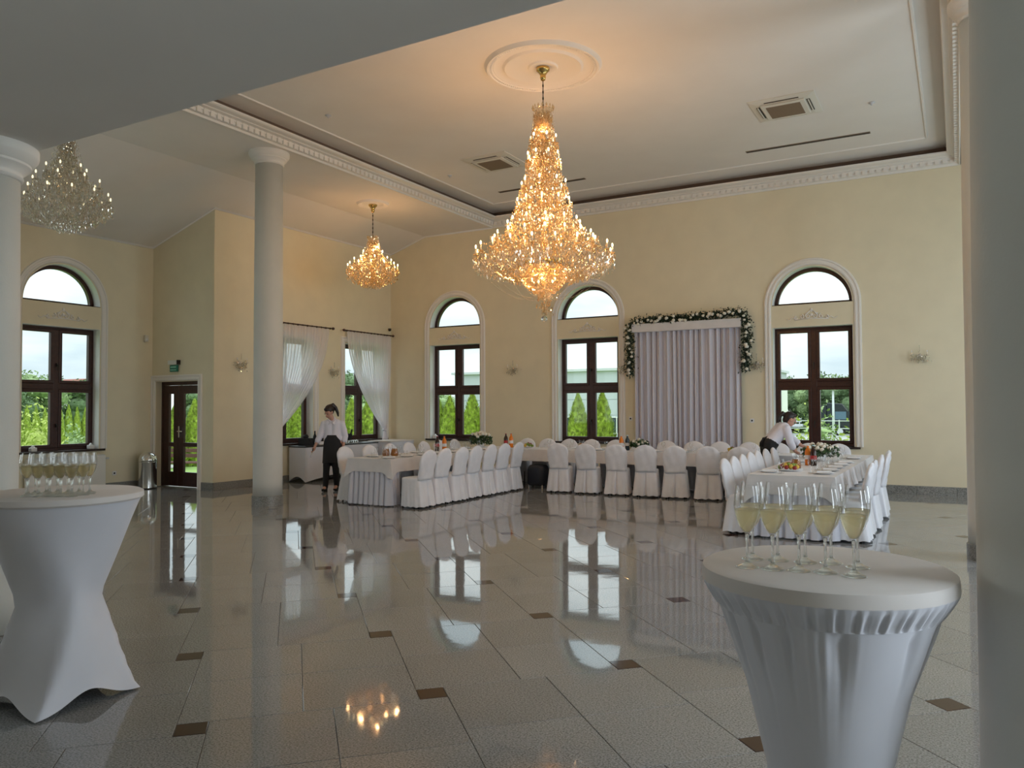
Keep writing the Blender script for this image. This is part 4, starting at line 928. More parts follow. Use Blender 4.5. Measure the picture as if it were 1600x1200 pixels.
air_con(-2.157, 12.09, 'square ceiling air conditioner at right, under the cornice corner'); air_con(-7.24, 12.18, 'square ceiling air conditioner just left of the big chandelier')
def slit(x0, x1, y, label):
    t = empty('linear_diffuser', ((x0+x1)/2, y, ZU)); tag(t, label, 'air vent', 'linear air vents'); h = (x1-x0)/2
    MB().box(-h, -.045, -.008, h, .045, -.0).build('frame', M['acgrille'], t); MB().box(-h+.01, -.03, -.012, h-.01, -.004, -.006).build('slot', M['slot'], t); MB().box(-h+.01, .004, -.012, h-.01, .03, -.006).build('slot', M['slot'], t)
slit(-3.16, -1.17, 13.92, 'long narrow ceiling vent at right near the window wall'); slit(-8.2, -6.25, 13.94, 'long narrow ceiling vent behind the big chandelier')
for k, (x, y, lb) in enumerate([(-8.26, 8.93, 'tiny ceiling detector left of the big chandelier'), (-8.41, 12.44, 'tiny ceiling detector left of the square air conditioner'), (-1.03, 12.55, 'tiny ceiling detector right of the right air conditioner')]):
    t = empty('ceiling_detector', (x, y, ZU)); tag(t, lb, 'detector'); MB().lathe([(.045, 0), (.045, -.012), (.02, -.02), (.012, -.045), (0, -.045)][::-1], 18).build('body', M['silver'], t, smooth=True)
def rosette(x, y, z, R_, label):
    t = empty('ceiling_rosette', (x, y, z)); tag(t, label, 'ceiling rose', None); f = R_/.77
    pr = [(.0, -.02), (.06, -.02), (.10, -.012), (.16, -.03), (.185, -.03), (.2, -.008), (.40, -.010), (.44, -.028), (.50, -.034), (.53, -.008), (.62, -.010), (.645, -.022), (.66, -.022), (.67, -.032), (.70, -.032), (.71, -.045), (.735, -.045), (.75, -.02), (.77, 0)] if R_ > .5 else [(.0, -.02), (.12, -.02), (.2, -.03), (.3, -.012), (.5, -.015), (.6, -.04), (.7, -.045), (.77, 0)]
    MB().lathe([(a*f, b_) for a, b_ in pr], 96).build('moulding', M['plaster'], t, auto=25)
    if R_ > .5:
        b = MB()
        for k in range(120): a = 2*pi*k/120; b.box(-.007, -.012, -.04, .007, .012, -.028); 
        b = MB()
        for k in range(120): a = 2*pi*k/120; b.join(MB().box(-.012, -.007, -.040, .012, .007, -.028), Matrix.Rotation(a, 4, 'Z') @ Matrix.Translation((.685*f, 0, 0)))
        tag(b.build('bead_ring', M['plaster'], t), kind='stuff')
# ================================================================ chandeliers
M['crystal_warm'] = mix_shader('golden_lit_crystal', [(.42, sh('Transparent', (1, .96, .89))), (.34, sh('Glossy', (1, .90, .72), .06)), (.24, sh('Translucent', (1, .80, .50)))])  # crystal of the lit chandeliers, warm bulb glow tinted into its colour
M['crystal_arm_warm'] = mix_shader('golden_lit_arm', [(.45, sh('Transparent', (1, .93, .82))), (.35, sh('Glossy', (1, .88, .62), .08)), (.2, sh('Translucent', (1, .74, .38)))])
def crystal_cloud(b, n, zr, rr_fn, r, s0=.010, s1=.018, shell=.0, hole=None):
    for k in range(n):
        z = r.uniform(*zr); R_ = rr_fn(z); q = R_*(shell+(1-shell)*sqrt(r.random()));
        if hole and z < hole[0] and q < hole[1]: continue
        a = r.uniform(0, 2*pi); s = r.uniform(s0, s1)
        b.octa((q*cos(a), q*sin(a), z), s*.62, s*1.25, r.random()*3)
def beadline(b, p0, p1, sag, n, s=.008, r=None):
    for k in range(n+1):
        t = k/n; p = Vector(p0).lerp(Vector(p1), t); p.z -= sag*4*t*(1-t); b.octa(p, s, s, k)
def chandelier(name, x, y, ztop, zc0, tiers, prof, label, bulbs='bulb', basket=None, ball=None, ncr=3000, seed=3, hang=True, lights=None):
    global CR, CA
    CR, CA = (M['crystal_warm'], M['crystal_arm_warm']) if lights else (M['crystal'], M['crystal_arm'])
    """tiers: (z_flame, radius, count, start radius); prof: crystal silhouette [(z, r)]"""
    r = random.Random(seed); T = empty(name, (x, y, ztop)); tag(T, label, 'chandelier', None); Z = lambda z: z-ztop
    zs = [p[0] for p in prof][::-1]; rs = [p[1] for p in prof][::-1]; sil = lambda z: interp(zs, rs, z)
    MB().lathe([(.012, -.17), (.03, -.16), (.04, -.12), (.035, -.10), (.065, -.05), (.085, -.035), (.09, 0)], 28).build('canopy', M['brass'], T, smooth=True)
    chn = MB(); zz = -.17; k = 0
    while zz > Z(zc0): chn.lathe([(.007, 0), (.011, -.012), (.011, -.03), (.007, -.042)], 8, at=(0, 0, zz)) if k % 2 else chn.tube([(0, 0, zz), (0, 0, zz-.042)], .006, 6); zz -= .042; k += 1
    chn.build('chain', M['darkmetal'], T, smooth=True)
    zb = prof[-1][0]
    MB().lathe([(.012, Z(zb)+.05), (.022, Z(zb)+.15)]+[p for k in range(int((zc0-zb-.25)/.16)) for p in ((.018, Z(zb)+.2+.16*k), (.045, Z(zb)+.26+.16*k), (.018, Z(zb)+.32+.16*k))]+[(.012, Z(zc0))], 20).build('glass_stem', CA, T, smooth=True)
    r0 = prof[0][1]
    cw = MB().lathe([(r0*.7, Z(zc0)-.10), (r0*.85, Z(zc0)-.02), (r0*1.1, Z(zc0))], 28, close=True)
    for k in range(16): a = 2*pi*k/16; cw.octa((r0*1.1*cos(a), r0*1.1*sin(a), Z(zc0)+.02), .014, .035, a)
    cw.build('crown', CR, T)
    cme = MB().lathe([(.010, .0), (.010, .085)], 10).mesh('candle', M['candle'], True); bme = MB().ball((0, 0, .108), .0115, .0115, .026, 8, 7).mesh('bulb', M[bulbs], True)
    ti = []
    for zf, rad, cnt, ph in tiers:
        zcup = Z(zf)-.125; r_in = .03; ring = []
        h = min(.30, .14+rad*.35)
        b = MB(); P = []
        for i in range(15):
            t = i/14; rr_ = r_in+(rad-r_in)*t; z_ = zcup-h*.55+h*(.55*(sin(pi*(t*1.25-.75))*.5+.5) if t < 0 else 0)-h*.55*sin(pi*min(1, t*1.15))+h*.55*t**2
            P.append((rr_, 0, z_))
        P[-1] = (rad, 0, zcup)
        b.tube(P, .0075, 6); b.lathe([(.002, 0), (.028, .006), (.038, .018), (.036, .02), (.014, .006), (.012, .02)], 14, at=(rad, 0, zcup-.008), close=True)
        for k in range(7): a = 2*pi*k/7; b.octa((rad+.036*cos(a), .036*sin(a), zcup-.028), .007, .012, a); b.octa((rad+.036*cos(a), .036*sin(a), zcup-.062), .009, .024, a)
        b.octa((rad, 0, zcup-.09), .014, .035, 0)
        for k in range(1, 6): q = P[k*2+2]; b.octa((q[0], 0, q[2]-.035), .008, .022, 0)
        ame = b.mesh('arm', CA)
        for k in range(cnt):
            a = ph+2*pi*k/cnt; o = bpy.data.objects.new('arm', ame); C.objects.link(o); o.parent = T; o.rotation_euler = (0, 0, a)
            for me, nm in ((cme, 'candle'), (bme, 'bulb')): q = bpy.data.objects.new(nm, me); C.objects.link(q); q.parent = o; q.location = (rad, 0, zcup)
            ring.append((rad*cos(a), rad*sin(a), zcup))
        ti.append(ring)
    if hang:
        b = MB()
        for i, ring in enumerate(ti):
            n = len(ring)
            for k in range(n): beadline(b, ring[k], ring[(k+1) % n], .08, int(8+14*math.hypot(*ring[0][:2])))
            if i+1 < len(ti):
                nx = ti[i+1]
                for k in range(len(nx)):
                    a = math.atan2(nx[k][1], nx[k][0]); q = math.hypot(ring[0][0], ring[0][1])*.75
                    beadline(b, (q*cos(a), q*sin(a), ring[0][2]+.02), nx[k], .05, 14)
        n0 = 16
        for k in range(n0): a = 2*pi*k/n0; beadline(b, (r0*cos(a), r0*sin(a), Z(zc0)), (math.hypot(*ti[0][0][:2])*cos(a), math.hypot(*ti[0][0][:2])*sin(a), ti[0][0][2]), .03, 14)
        tag(b.build('bead_strings', M['crystal'], T), kind='stuff')
    b = MB(); crystal_cloud(b, ncr, (Z(zb)+.04, Z(zc0)-.05), lambda z: sil(z+ztop), r, .009, .019, hole=(Z(basket[0]+.08), basket[2]+.06) if basket else None)
    if basket: tag(b.build('inner_crystals', CR, T), kind='stuff'); b = MB()
    zl = tiers[-1][0]; R_ = tiers[-1][1]
    for k in range(ncr//6):
        a = r.uniform(0, 2*pi); q = R_*r.uniform(.6, 1.04); b.octa((q*cos(a), q*sin(a), Z(zl)-.16-r.random()*.26*(1.25-(q/R_)**2*.6)), .012, .028, a)
    tag(b.build('crystals', M['crystal'] if basket else CR, T), kind='stuff')
    if basket:
        zt, zbk, R1 = basket; bk = MB()
        for j in range(9):
            t = j/8; z_ = lerp(zt, zbk, t); q = R1*sqrt(max(.05, 1-t**2*.80)); n = max(6, int(2*pi*q/.026))
            for k in range(n): a = 2*pi*(k+.5*(j % 2))/n; bk.octa((q*cos(a), q*sin(a), Z(z_)), .015, .024, a)
        bk.build('crystal_basket', CR, T)
        MB().lathe([(R1+.015, Z(zt)+.06), (R1+.035, Z(zt)+.045), (R1+.03, Z(zt)+.02), (R1+.014, Z(zt)+.0), (R1+.008, Z(zt)+.03)], 48, close=True).build('brass_ring', M['brass'], T, smooth=True)
        b = MB()
        for k in range(24): a = 2*pi*k/24; b.tube([(.09*cos(a), .09*sin(a), Z(zbk)+.02), (.075*cos(a), .075*sin(a), Z(zbk)-.10)], .006, 5)
        b.build('glass_rods', CR, T)
        for k in range(5): a = 2*pi*k/5; q = bpy.data.objects.new('bulb', bme); C.objects.link(q); q.parent = T; q.location = (R1*.5*cos(a), R1*.5*sin(a), Z(zt)-.27)
    if ball:
        MB().ball((0, 0, Z(ball[0])), ball[1], seg=10, rg=8).build('crystal_ball', M['solidglass'], T)
        b = MB()
        for k in range(90): a = r.uniform(0, 2*pi); q = .12*r.random(); b.octa((q*cos(a), q*sin(a), Z(ball[0])+.05+r.random()*.26), .011, .024, a)
        tag(b.build('finial_drops', CR, T), kind='stuff')
    for (zz, rad, n, pw, col) in lights or []:
        for k in range(n): a = 2*pi*k/n+.3; point('chandelier_light', (rad*cos(a), rad*sin(a), Z(zz)), pw, col, .03, T)
    return T
WARM = (1, .52, .21)
rosette(-4.65, 9.05, ZU, .77, 'large round plaster ceiling rose over the big chandelier')
PW = .66
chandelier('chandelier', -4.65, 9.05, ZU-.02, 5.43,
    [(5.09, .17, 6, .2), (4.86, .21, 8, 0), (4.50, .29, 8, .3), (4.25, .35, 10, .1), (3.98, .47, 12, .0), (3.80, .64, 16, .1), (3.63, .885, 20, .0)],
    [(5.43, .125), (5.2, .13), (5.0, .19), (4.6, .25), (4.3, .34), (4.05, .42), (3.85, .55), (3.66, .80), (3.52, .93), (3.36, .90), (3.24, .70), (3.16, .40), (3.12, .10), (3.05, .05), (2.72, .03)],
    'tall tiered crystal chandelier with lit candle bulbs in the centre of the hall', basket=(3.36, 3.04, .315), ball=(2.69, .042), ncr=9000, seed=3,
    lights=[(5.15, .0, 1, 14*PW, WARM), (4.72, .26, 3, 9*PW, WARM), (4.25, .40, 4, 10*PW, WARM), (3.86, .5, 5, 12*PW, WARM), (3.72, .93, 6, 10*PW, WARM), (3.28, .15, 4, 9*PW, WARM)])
b = MB()
for k in range(12): a = 2*pi*k/12; beadline(b, (-4.65+.86*cos(a), 9.05+.86*sin(a), 3.38), (-4.65+.1*cos(a), 9.05+.1*sin(a), 2.98), .16, 46, .006)
bb = b.build('bead_swags', M['crystal']); bb.parent = bpy.data.objects['chandelier']; bb.location = (4.65, -9.05, -(ZU-.02)); tag(bb, kind='stuff')
rosette(-10.28, 12.42, ZF, .33, 'small round plaster ceiling rose over the lit small chandelier')
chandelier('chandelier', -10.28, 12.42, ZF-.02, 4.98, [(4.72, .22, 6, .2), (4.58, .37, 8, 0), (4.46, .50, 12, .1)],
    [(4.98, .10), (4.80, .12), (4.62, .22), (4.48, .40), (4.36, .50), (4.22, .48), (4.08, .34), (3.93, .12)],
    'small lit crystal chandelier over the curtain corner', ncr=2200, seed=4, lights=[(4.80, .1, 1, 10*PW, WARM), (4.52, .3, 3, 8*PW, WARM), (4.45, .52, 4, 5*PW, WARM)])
chandelier('chandelier', -10.25, 6.1, ZF-.02, 5.2, [(4.78, .24, 6, .2), (4.62, .40, 8, 0), (4.42, .53, 12, .1)],
    [(5.2, .10), (4.9, .12), (4.62, .28), (4.45, .45), (4.30, .54), (4.12, .50), (4.02, .34), (3.86, .10)],
    'dull unlit looking crystal chandelier beside the left column capital', bulbs='bulbdim', ncr=3400, seed=5)

# ================================================================ people
def capsule(b, p0, r0, p1, r1, n=5):
    p0, p1 = Vector(p0), Vector(p1); b.ball(p0, r0, seg=14, rg=9); b.ball(p1, r1, seg=14, rg=9); b.tube([p0.lerp(p1, i/n) for i in range(n+1)], [lerp(r0, r1, i/n) for i in range(n+1)], 14)
def fuse(b, name, m, parent, vox=.012, smooth=6):
    me = b.mesh(name+'_raw', m); o = bpy.data.objects.new(name+'_raw', me); C.objects.link(o)
    md = o.modifiers.new('r', 'REMESH'); md.mode = 'VOXEL'; md.voxel_size = vox; md.use_smooth_shade = True
    sm_ = o.modifiers.new('s', 'SMOOTH'); sm_.factor = .5; sm_.iterations = smooth
    dg = bpy.context.evaluated_depsgraph_get(); ne = bpy.data.meshes.new_from_object(o.evaluated_get(dg)); bpy.data.objects.remove(o)
    ne.materials.clear(); ne.materials.append(m); ne.polygons.foreach_set('use_smooth', [True]*len(ne.polygons)); ne.name = name
    q = bpy.data.objects.new(name, ne); C.objects.link(q)
    if parent: q.parent = parent
    return q
def hand(b, w_, d, side, curl=.5):
    """w_: wrist, d: direction of the fingers"""
    d = Vector(d).normalized(); s = Vector(side).normalized(); nrm = d.cross(s).normalized(); w_ = Vector(w_)
    capsule(b, w_, .024, w_+d*.07, .024, 3)
    for i, L_ in enumerate((.062, .072, .068, .052)):
        base = w_+d*.075+s*((i-1.5)*.019); k1 = base+d*L_*.55+nrm*curl*.012; k2 = k1+(d+nrm*curl*1.3).normalized()*L_*.5
        b.tube([base-d*.02, base, k1, k2], [.0105, .010, .009, .007], 8); b.ball(k2, .007, seg=8, rg=6)
    t0 = w_+d*.02-s*.022; b.tube([t0, t0-s*.025+d*.03+nrm*.01, t0-s*.02+d*.058+nrm*.02], [.012, .011, .008], 8)
def head(b, c_, fwd, upv, r=.098):
    c_ = Vector(c_); f = Vector(fwd).normalized(); u_ = Vector(upv).normalized(); s = f.cross(u_).normalized(); m = Matrix((s, f, u_)).transposed().to_4x4(); m.translation = c_
    t = MB(); t.ball((0, -.01, .02), .074, .092, .092, 20, 14); t.ball((0, .018, -.045), .052, .062, .062, 16, 12); t.ball((0, .05, -.085), .022, .022, .018); t.tube([(0, .088, .012), (0, .108, -.022)], [.008, .013], 8); t.ball((0, .104, -.024), .014)
    t.ball((-.076, 0, -.01), .010, .020, .032); t.ball((.076, 0, -.01), .010, .020, .032); t.ball((0, .078, -.055), .022, .012, .008)
    b.join(t, m); return m
def face(parent, m):
    for s in (-1, 1):
        e = MB().ball((s*.030, .086, .008), .010, .006, .006, 8, 6); e.xf(m); e.build('eye', M['black'], parent, smooth=True)
        e = MB().tube([(s*.015, .090, .026), (s*.032, .090, .030), (s*.046, .078, .024)], .003, 5); e.xf(m); e.build('eyebrow', M['hair'], parent)
    e = MB().tube([(-.022, .086, -.052), (0, .092, -.054), (.022, .086, -.052)], .0045, 6); e.xf(m); e.build('mouth', M['lips'], parent, smooth=True)
M['lips'] = mat('lips', (.35, .10, .09), .4)
def hairdo(parent, m, tail):
    b = MB(); t = MB(); t.ball((0, -.022, .032), .082, .094, .092, 20, 14); t.ball((0, -.06, -.02), .066, .052, .07, 16, 10); t.ball((0, .045, .085), .055, .045, .03)
    b.join(t, m); pts = [m @ Vector(p) for p in tail]; b.tube(pts, [.022, .036, .034, .028, .014][:len(pts)], 10); b.ball(pts[0], .03)
    fuse(b, 'hair', M['hair'], parent, .010, 4)
# standing waitress (local x = image right, y = away from the camera)
P = empty('person', (-10.15, 11.12, 0), YAW); tag(P, 'dark haired person in white blouse and black apron walking by the buffet, looking down', 'person')
b = MB(); hd = head(b, (-.06, -.07, 1.475), (-.35, -.75, -.60), (-.15, -.45, .88))
capsule(b, (0, .0, 1.30), .05, (-.04, -.04, 1.41), .046)
for s in (-1, 1): capsule(b, (s*.06, 0, 1.24), .085, (s*.05, 0, 1.0), .09); capsule(b, (s*.07, 0, .90), .10, (s*.06, 0, 1.0), .09)
ja = [(-.165, 0, 1.25), (-.235, -.03, 1.02), (-.305, -.09, .85)]; jb = [(.165, .0, 1.25), (.225, .02, 1.02), (.20, -.03, .86)]
for j in (ja, jb): capsule(b, j[0], .052, j[1], .040); capsule(b, j[1], .038, j[2], .026)
la = [(-.075, 0, .86), (-.10, -.07, .47), (-.13, -.03, .09)]; lb = [(.075, .0, .86), (.06, -.04, .47), (.045, .12, .11)]
for j in (la, lb): capsule(b, j[0], .088, j[1], .058); capsule(b, j[1], .055, j[2], .036)
capsule(b, la[2], .035, (-.15, -.13, .035), .028); capsule(b, lb[2], .035, (.03, .02, .035), .028)
hand(b, ja[2], (-.22, -.25, -.9), (.6, -.7, .0), .9); hand(b, jb[2], (-.05, -.1, -1), (.3, -.9, 0), .5)
fuse(b, 'body', M['skin'], P, .0085, 3); face(P, hd); hairdo(P, hd, [(-.01, -.075, .085), (-.03, -.125, .075), (-.07, -.135, .0), (-.10, -.115, -.09), (-.11, -.09, -.16)])
b = MB()
for s in (-1, 1): capsule(b, (s*.07, 0, 1.245), .100, (s*.055, 0, 1.05), .102); capsule(b, (s*.055, 0, 1.05), .102, (s*.06, 0, .98), .108)
for j in (ja, jb): capsule(b, j[0], .066, j[1], .058); capsule(b, j[1], .056, Vector(j[1]).lerp(Vector(j[2]), .45), .056)
capsule(b, (0, .01, 1.33), .060, (0, 0, 1.25), .07); fuse(b, 'blouse', M['blouse'], P, .012, 4)
cl = MB()
for s in (-1, 1): cl.add([(s*.01, -.115, 1.27), (s*.075, -.085, 1.34), (s*.085, -.06, 1.30), (s*.055, -.118, 1.235)], [(0, 1, 2, 3)])
cl.build('collar', M['blouse'], P); bt = MB()
for k in range(5): bt.ball((0, -.118, 1.22-.05*k), .006, seg=8, rg=5)
bt.build('buttons', M['porcelain'], P)
b = MB()
for j, hw in ((la, 0), (lb, 0)): capsule(b, j[0], .100, j[1], .068); capsule(b, j[1], .066, Vector(j[2])+Vector((0, 0, -.01)), .050)
fuse(b, 'trousers', M['black'], P, .014, 3)
rows = []
for z, hx, hy, cx_ in ((1.045, .122, .108, 0), (.98, .145, .125, 0), (.88, .165, .14, 0), (.75, .165, .145, -.01), (.62, .165, .145, -.015), (.52, .165, .145, -.02)): rows.append([(cx_+super_pt(2*pi*k/48, hx+.006*sin(6*pi*k/24)*(1.05-z), hy, 2.3)[0], -.01+super_pt(2*pi*k/48, hx, hy, 2.3)[1], z-(.015*sin(2*pi*k/48) if z < .55 else 0)) for k in range(48)])
MB().rings(rows, cap=False).build('apron', M['black'], P, smooth=True)
for q, (ax_, ay_) in ((la[2], (-.15, -.14)), (lb[2], (.03, .02))):
    b = MB(); capsule(b, (q[0], q[1]+.01, .04), .040, (ax_, ay_, .032), .030); b.box(q[0]-.03, q[1]-.0, .0, q[0]+.03, q[1]+.05, .03); fuse(b, 'shoe', M['black'], P, .01, 3)
wv = (-10.15, 11.12); hx_ = Vector((-.335, -.13, .74)); 
def l2w(o, v, rz): return (o[0]+v[0]*cos(rz)-v[1]*sin(rz), o[1]+v[0]*sin(rz)+v[1]*cos(rz), v[2])
K = empty('bottle_opener', l2w(wv, (-.335, -.125, .775), YAW), YAW); tag(K, 'dark narrow opener pointing down from the walking waitress\'s hand', 'tool')
MB().tube([(0, 0, .03), (-.01, -.01, -.03)], .010, 8).build('handle', M['darkmetal'], K, smooth=True); MB().tube([(-.01, -.01, -.03), (-.05, -.03, -.14)], [.008, .003], 8).build('blade', M['metal'], K, smooth=True)

# bending waitress
P = empty('person', (-2.66, 13.02, 0), YAW); tag(P, 'dark haired person in white blouse bending over the right table towards the flowers', 'person')
b = MB(); hd = head(b, (.34, -.02, 1.335), (.93, -.08, -.36), (.34, 0, .94))
hip = (0, 0, .95); sh_ = (.255, 0, 1.20)
capsule(b, (.25, 0, 1.22), .05, (.31, 0, 1.275), .046)
for s in (-1, 1): capsule(b, (.0, s*.07, .93), .105, (.10, s*.06, 1.05), .092); capsule(b, (.10, s*.06, 1.05), .092, (.22, s*.075, 1.19), .088)
ja = [(.235, -.165, 1.185), (.28, -.20, .97), (.36, -.16, .84)]; jb = [(.26, .16, 1.19), (.42, .14, 1.02), (.56, .06, .905)]
for j in (ja, jb): capsule(b, j[0], .052, j[1], .041); capsule(b, j[1], .038, j[2], .026)
la = [(-.01, -.085, .88), (.03, -.09, .47), (-.03, -.09, .09)]; lb = [(-.01, .085, .88), (.02, .09, .47), (-.05, .10, .09)]
for j in (la, lb): capsule(b, j[0], .09, j[1], .058); capsule(b, j[1], .055, j[2], .036); capsule(b, j[2], .035, (j[2][0]+.12, j[2][1], .035), .028)
hand(b, ja[2], (.75, .1, -.6), (0, 1, 0), .6); hand(b, jb[2], (.9, -.2, -.3), (0, 1, 0), .8)
fuse(b, 'body', M['skin'], P, .0085, 3); face(P, hd); hairdo(P, hd, [(0, -.09, .05), (0, -.135, .06), (0, -.165, .0), (0, -.17, -.07), (0, -.16, -.12)])
b = MB()
for s in (-1, 1): capsule(b, (.08, s*.06, 1.03), .108, (.22, s*.080, 1.19), .103); capsule(b, (.03, s*.06, .97), .112, (.08, s*.06, 1.03), .108)
for j in (ja, jb): capsule(b, j[0], .068, j[1], .060); capsule(b, j[1], .058, Vector(j[1]).lerp(Vector(j[2]), .5), .056)
capsule(b, (.255, 0, 1.235), .06, (.22, 0, 1.19), .07); fuse(b, 'blouse', M['blouse'], P, .012, 4)
b = MB()
for j in (la, lb): capsule(b, j[0], .102, j[1], .068); capsule(b, j[1], .066, j[2], .050)
capsule(b, (-.0, -.06, .93), .118, (.0, .06, .93), .118); capsule(b, (.03, -.06, .965), .116, (.03, .06, .965), .116); fuse(b, 'trousers', M['black'], P, .014, 3)
kb = MB(); kb.ball((-.085, -.02, 1.03), .025, .03, .02); kb.tube([(-.085, -.02, 1.03), (-.13, -.05, .97), (-.12, -.06, .90)], [.012, .016, .01], 6); kb.tube([(-.085, 0, 1.03), (-.12, .03, .96), (-.13, .03, .90)], [.012, .016, .01], 6); kb.build('apron_bow', M['black'], P, smooth=True)
for j in (la, lb):
    b = MB(); capsule(b, (j[2][0], j[2][1], .042), .040, (j[2][0]+.13, j[2][1], .034), .030); fuse(b, 'shoe', M['black'], P, .01, 3)

# ================================================================ outside
GZ = -.35
tag(MB().grid([[(x, y, z) for x in (-160, -60, 20, 120)] for y, z in ((-60, GZ), (38, GZ), (60, -1.6), (160, -1.6))]).build('ground', M['grass']), kind='structure')
tag(MB().box(-60, 76, -1.62, 40, 94, -1.58).build('street', M['asphalt']), kind='structure')
tag(MB().box(-17.5, 4, GZ, XL-.35, 14, GZ+.12).build('terrace', M['asphalt']), kind='structure')
def thuja_mesh(h, r0, seed, cards=2600):
    r = random.Random(seed); b = MB()
    pr = [(.02, 0), (r0*.55, h*.02), (r0*.86, h*.15), (r0*.9, h*.4), (r0*.68, h*.65), (r0*.35, h*.86), (.01, h*.98)]
    b.lathe(pr, 14)
    for k in range(cards):
        t = r.random(); z = h*t; q = interp([0, .12, .35, .6, .85, 1], [r0*.8, r0*1.0, r0*1.02, r0*.78, r0*.4, .01], t)*r.uniform(.82, 1.12); a = r.uniform(0, 2*pi)
        c_ = Vector((q*cos(a), q*sin(a), z)); d = Vector((cos(a)*.5, sin(a)*.5, 1.2)).normalized(); e = Vector((-sin(a), cos(a), r.gauss(0, .4))).normalized(); s = r.uniform(.05, .10)*max(.6, h/2.2)
        b.add([c_-d*s*.6, c_+e*s*.35+d*s*.2, c_+d*s, c_-e*s*.35+d*s*.2], [(0, 1, 2, 3)])
    return b.mesh('foliage', M['thuja'])
TH = [thuja_mesh(2.3, .42, s) for s in (1, 2, 3)]
trunk = MB().tube([(0, 0, 0), (0, 0, .4)], .04, 8).mesh('trunk', M['bark'])
def thuja(x, y, s, label, group, k=0):
    t = empty('thuja', (x, y, GZ)); tag(t, label, 'conifer', group); o = bpy.data.objects.new('foliage', TH[k % 3]); C.objects.link(o); o.parent = t; o.scale = (s*.95, s*.95, s); o.rotation_euler = (0, 0, k*1.3)
    q = bpy.data.objects.new('trunk', trunk); C.objects.link(q); q.parent = t; return t
for i, (x, s) in enumerate([(-15.1, 0.95), (-14.62, 0.97), (-13.74, 1.02), (-12.94, 0.95), (-10.73, 0.9), (-9.97, 0.98), (-9.18, 1.0), (-8.3, 0.95)]):
    thuja(x, 21.6, s, 'bright green columnar thuja outside the arched windows, %s from the left' % ORD[i], 'thujas outside the far windows', i)
for i in range(10):
    thuja(-19.0-.02*i, 17.3+.92*i, .97+.04*sin(i*2), 'bright green thuja in the hedge outside the curtained windows, %s in the row' % ORD[i], 'thujas outside the curtained windows', i)
for i in range(6):
    thuja(-22.0, 14.6+.72*i, .90+.04*sin(i*2), 'bright green thuja beyond the terrace outside the glass door, %s in the row' % ORD[i], 'thujas outside the glass door', i)
for i in range(34):
    t_ = thuja(-38+.05*sin(i*5), 14.5+.40*i, .86+.05*sin(i*3.7), 'narrow bright thuja in the long hedge beyond the far left window', 'thujas of the far left hedge', i)
    t_.scale = (.62, .62, 1)
def tree_mesh(R_, h, seed, m, n=2600, base=.14):
    r = random.Random(seed); b = MB(); cl = []
    for k in range(26): a = r.uniform(0, 2*pi); q = R_*.75*sqrt(r.random()); cl.append((q*cos(a), q*sin(a), h*r.uniform(base, .88)))
    for c_ in cl:
        rr_ = R_*r.uniform(.28, .42); b.ball(c_, rr_*.85, rr_*.85, rr_*.7, 8, 6)
        for k in range(n//26):
            v = Vector((r.gauss(0, 1), r.gauss(0, 1), r.gauss(0, 1))).normalized()*rr_*r.uniform(.85, 1.15); leafcard(b, Vector(c_)+v, R_*.06, r)
    return b.mesh('crown', m)
TM_ = [tree_mesh(3.2, 7, 11, M['tree']), tree_mesh(3.0, 6.5, 12, M['tree2']), tree_mesh(3.4, 7.5, 13, M['tree'])]
tt = MB().tube([(0, 0, 0), (.05, 0, 1.5), (0, .1, 3.2)], [.18, .14, .10], 8).mesh('trunk', M['bark'])
def tree(x, y, s, k, label, group='trees beyond the garden', z=GZ):
    t = empty('tree', (x, y, z)); tag(t, label, 'tree', group); t.scale = (s, s, s); t.rotation_euler = (0, 0, k*2.1+x)
    for nm, me in (('crown', TM_[k % 3]), ('trunk', tt)): o = bpy.data.objects.new(nm, me); C.objects.link(o); o.parent = t
for i, (x, y, s, k) in enumerate([(-60, 31.5, .78, 0), (-61, 34.0, .82, 1), (-62, 37.8, .62, 2), (-60, 41, .66, 1), (-64, 28, .8, 2), (-60, 24, .7, 0), (-58, 20, .7, 1), (-48, 34, .55, 0), (-50, 40, .5, 2), (-43, 48.5, .66, 0), (-40, 48, .60, 1), (-46, 50, .66, 2), (-50, 52, .62, 0), (-56, 82, .62, 1), (-60, 86, .66, 1), (-36, 34, .5, 2)]):
    tree(x, y, s, k, ['dark leafy tree beyond the hedge seen through the left windows', 'pale green tree beyond the hedge seen through the left windows', 'broad dark tree beyond the hedge seen through the left windows'][k])
for i in range(11):
    x, y = -25+2.6*i, 97+2*sin(i*2.3)
    tr_ = tree(x, y, .98+.06*sin(i*2), i, ['dark tree in the line behind the lorry', 'pale green tree in the line behind the lorry', 'broad dark tree in the line behind the lorry'][i % 3], 'trees behind the lorry', -1.6)
def shrub(x, y, R_, h, m, label, seed, group=None, n=900):
    r = random.Random(seed); b = MB(); t = empty('shrub', (x, y, GZ)); tag(t, label, 'shrub', group)
    for k in range(n):
        v = Vector((r.gauss(0, .45)*R_, r.gauss(0, .45)*R_, 0)); v.z = abs(r.gauss(0, .5))*h*(1-.5*min(1, v.length/R_)); leafcard(b, v, .06+.03*R_, r)
    b.ball((0, 0, 0), R_*.5, R_*.5, h*.6, 10, 6); b.build('foliage', M[m], t); MB().tube([(0, 0, 0), (0, 0, .4)], .03, 6).build('stem', M['bark'], t)
shrub(-29.0, 16.3, 1.0, 1.9, 'shrub', 'pale golden shrub in front of the hedge outside the far left window', 21)
shrub(-30.5, 18.6, .9, 1.1, 'tree2', 'low green shrub in front of the hedge outside the far left window', 22)
shrub(-4.0, 24.0, .9, 1.35, 'shrub', 'yellow green shrub outside the right window behind the bending waitress', 23)
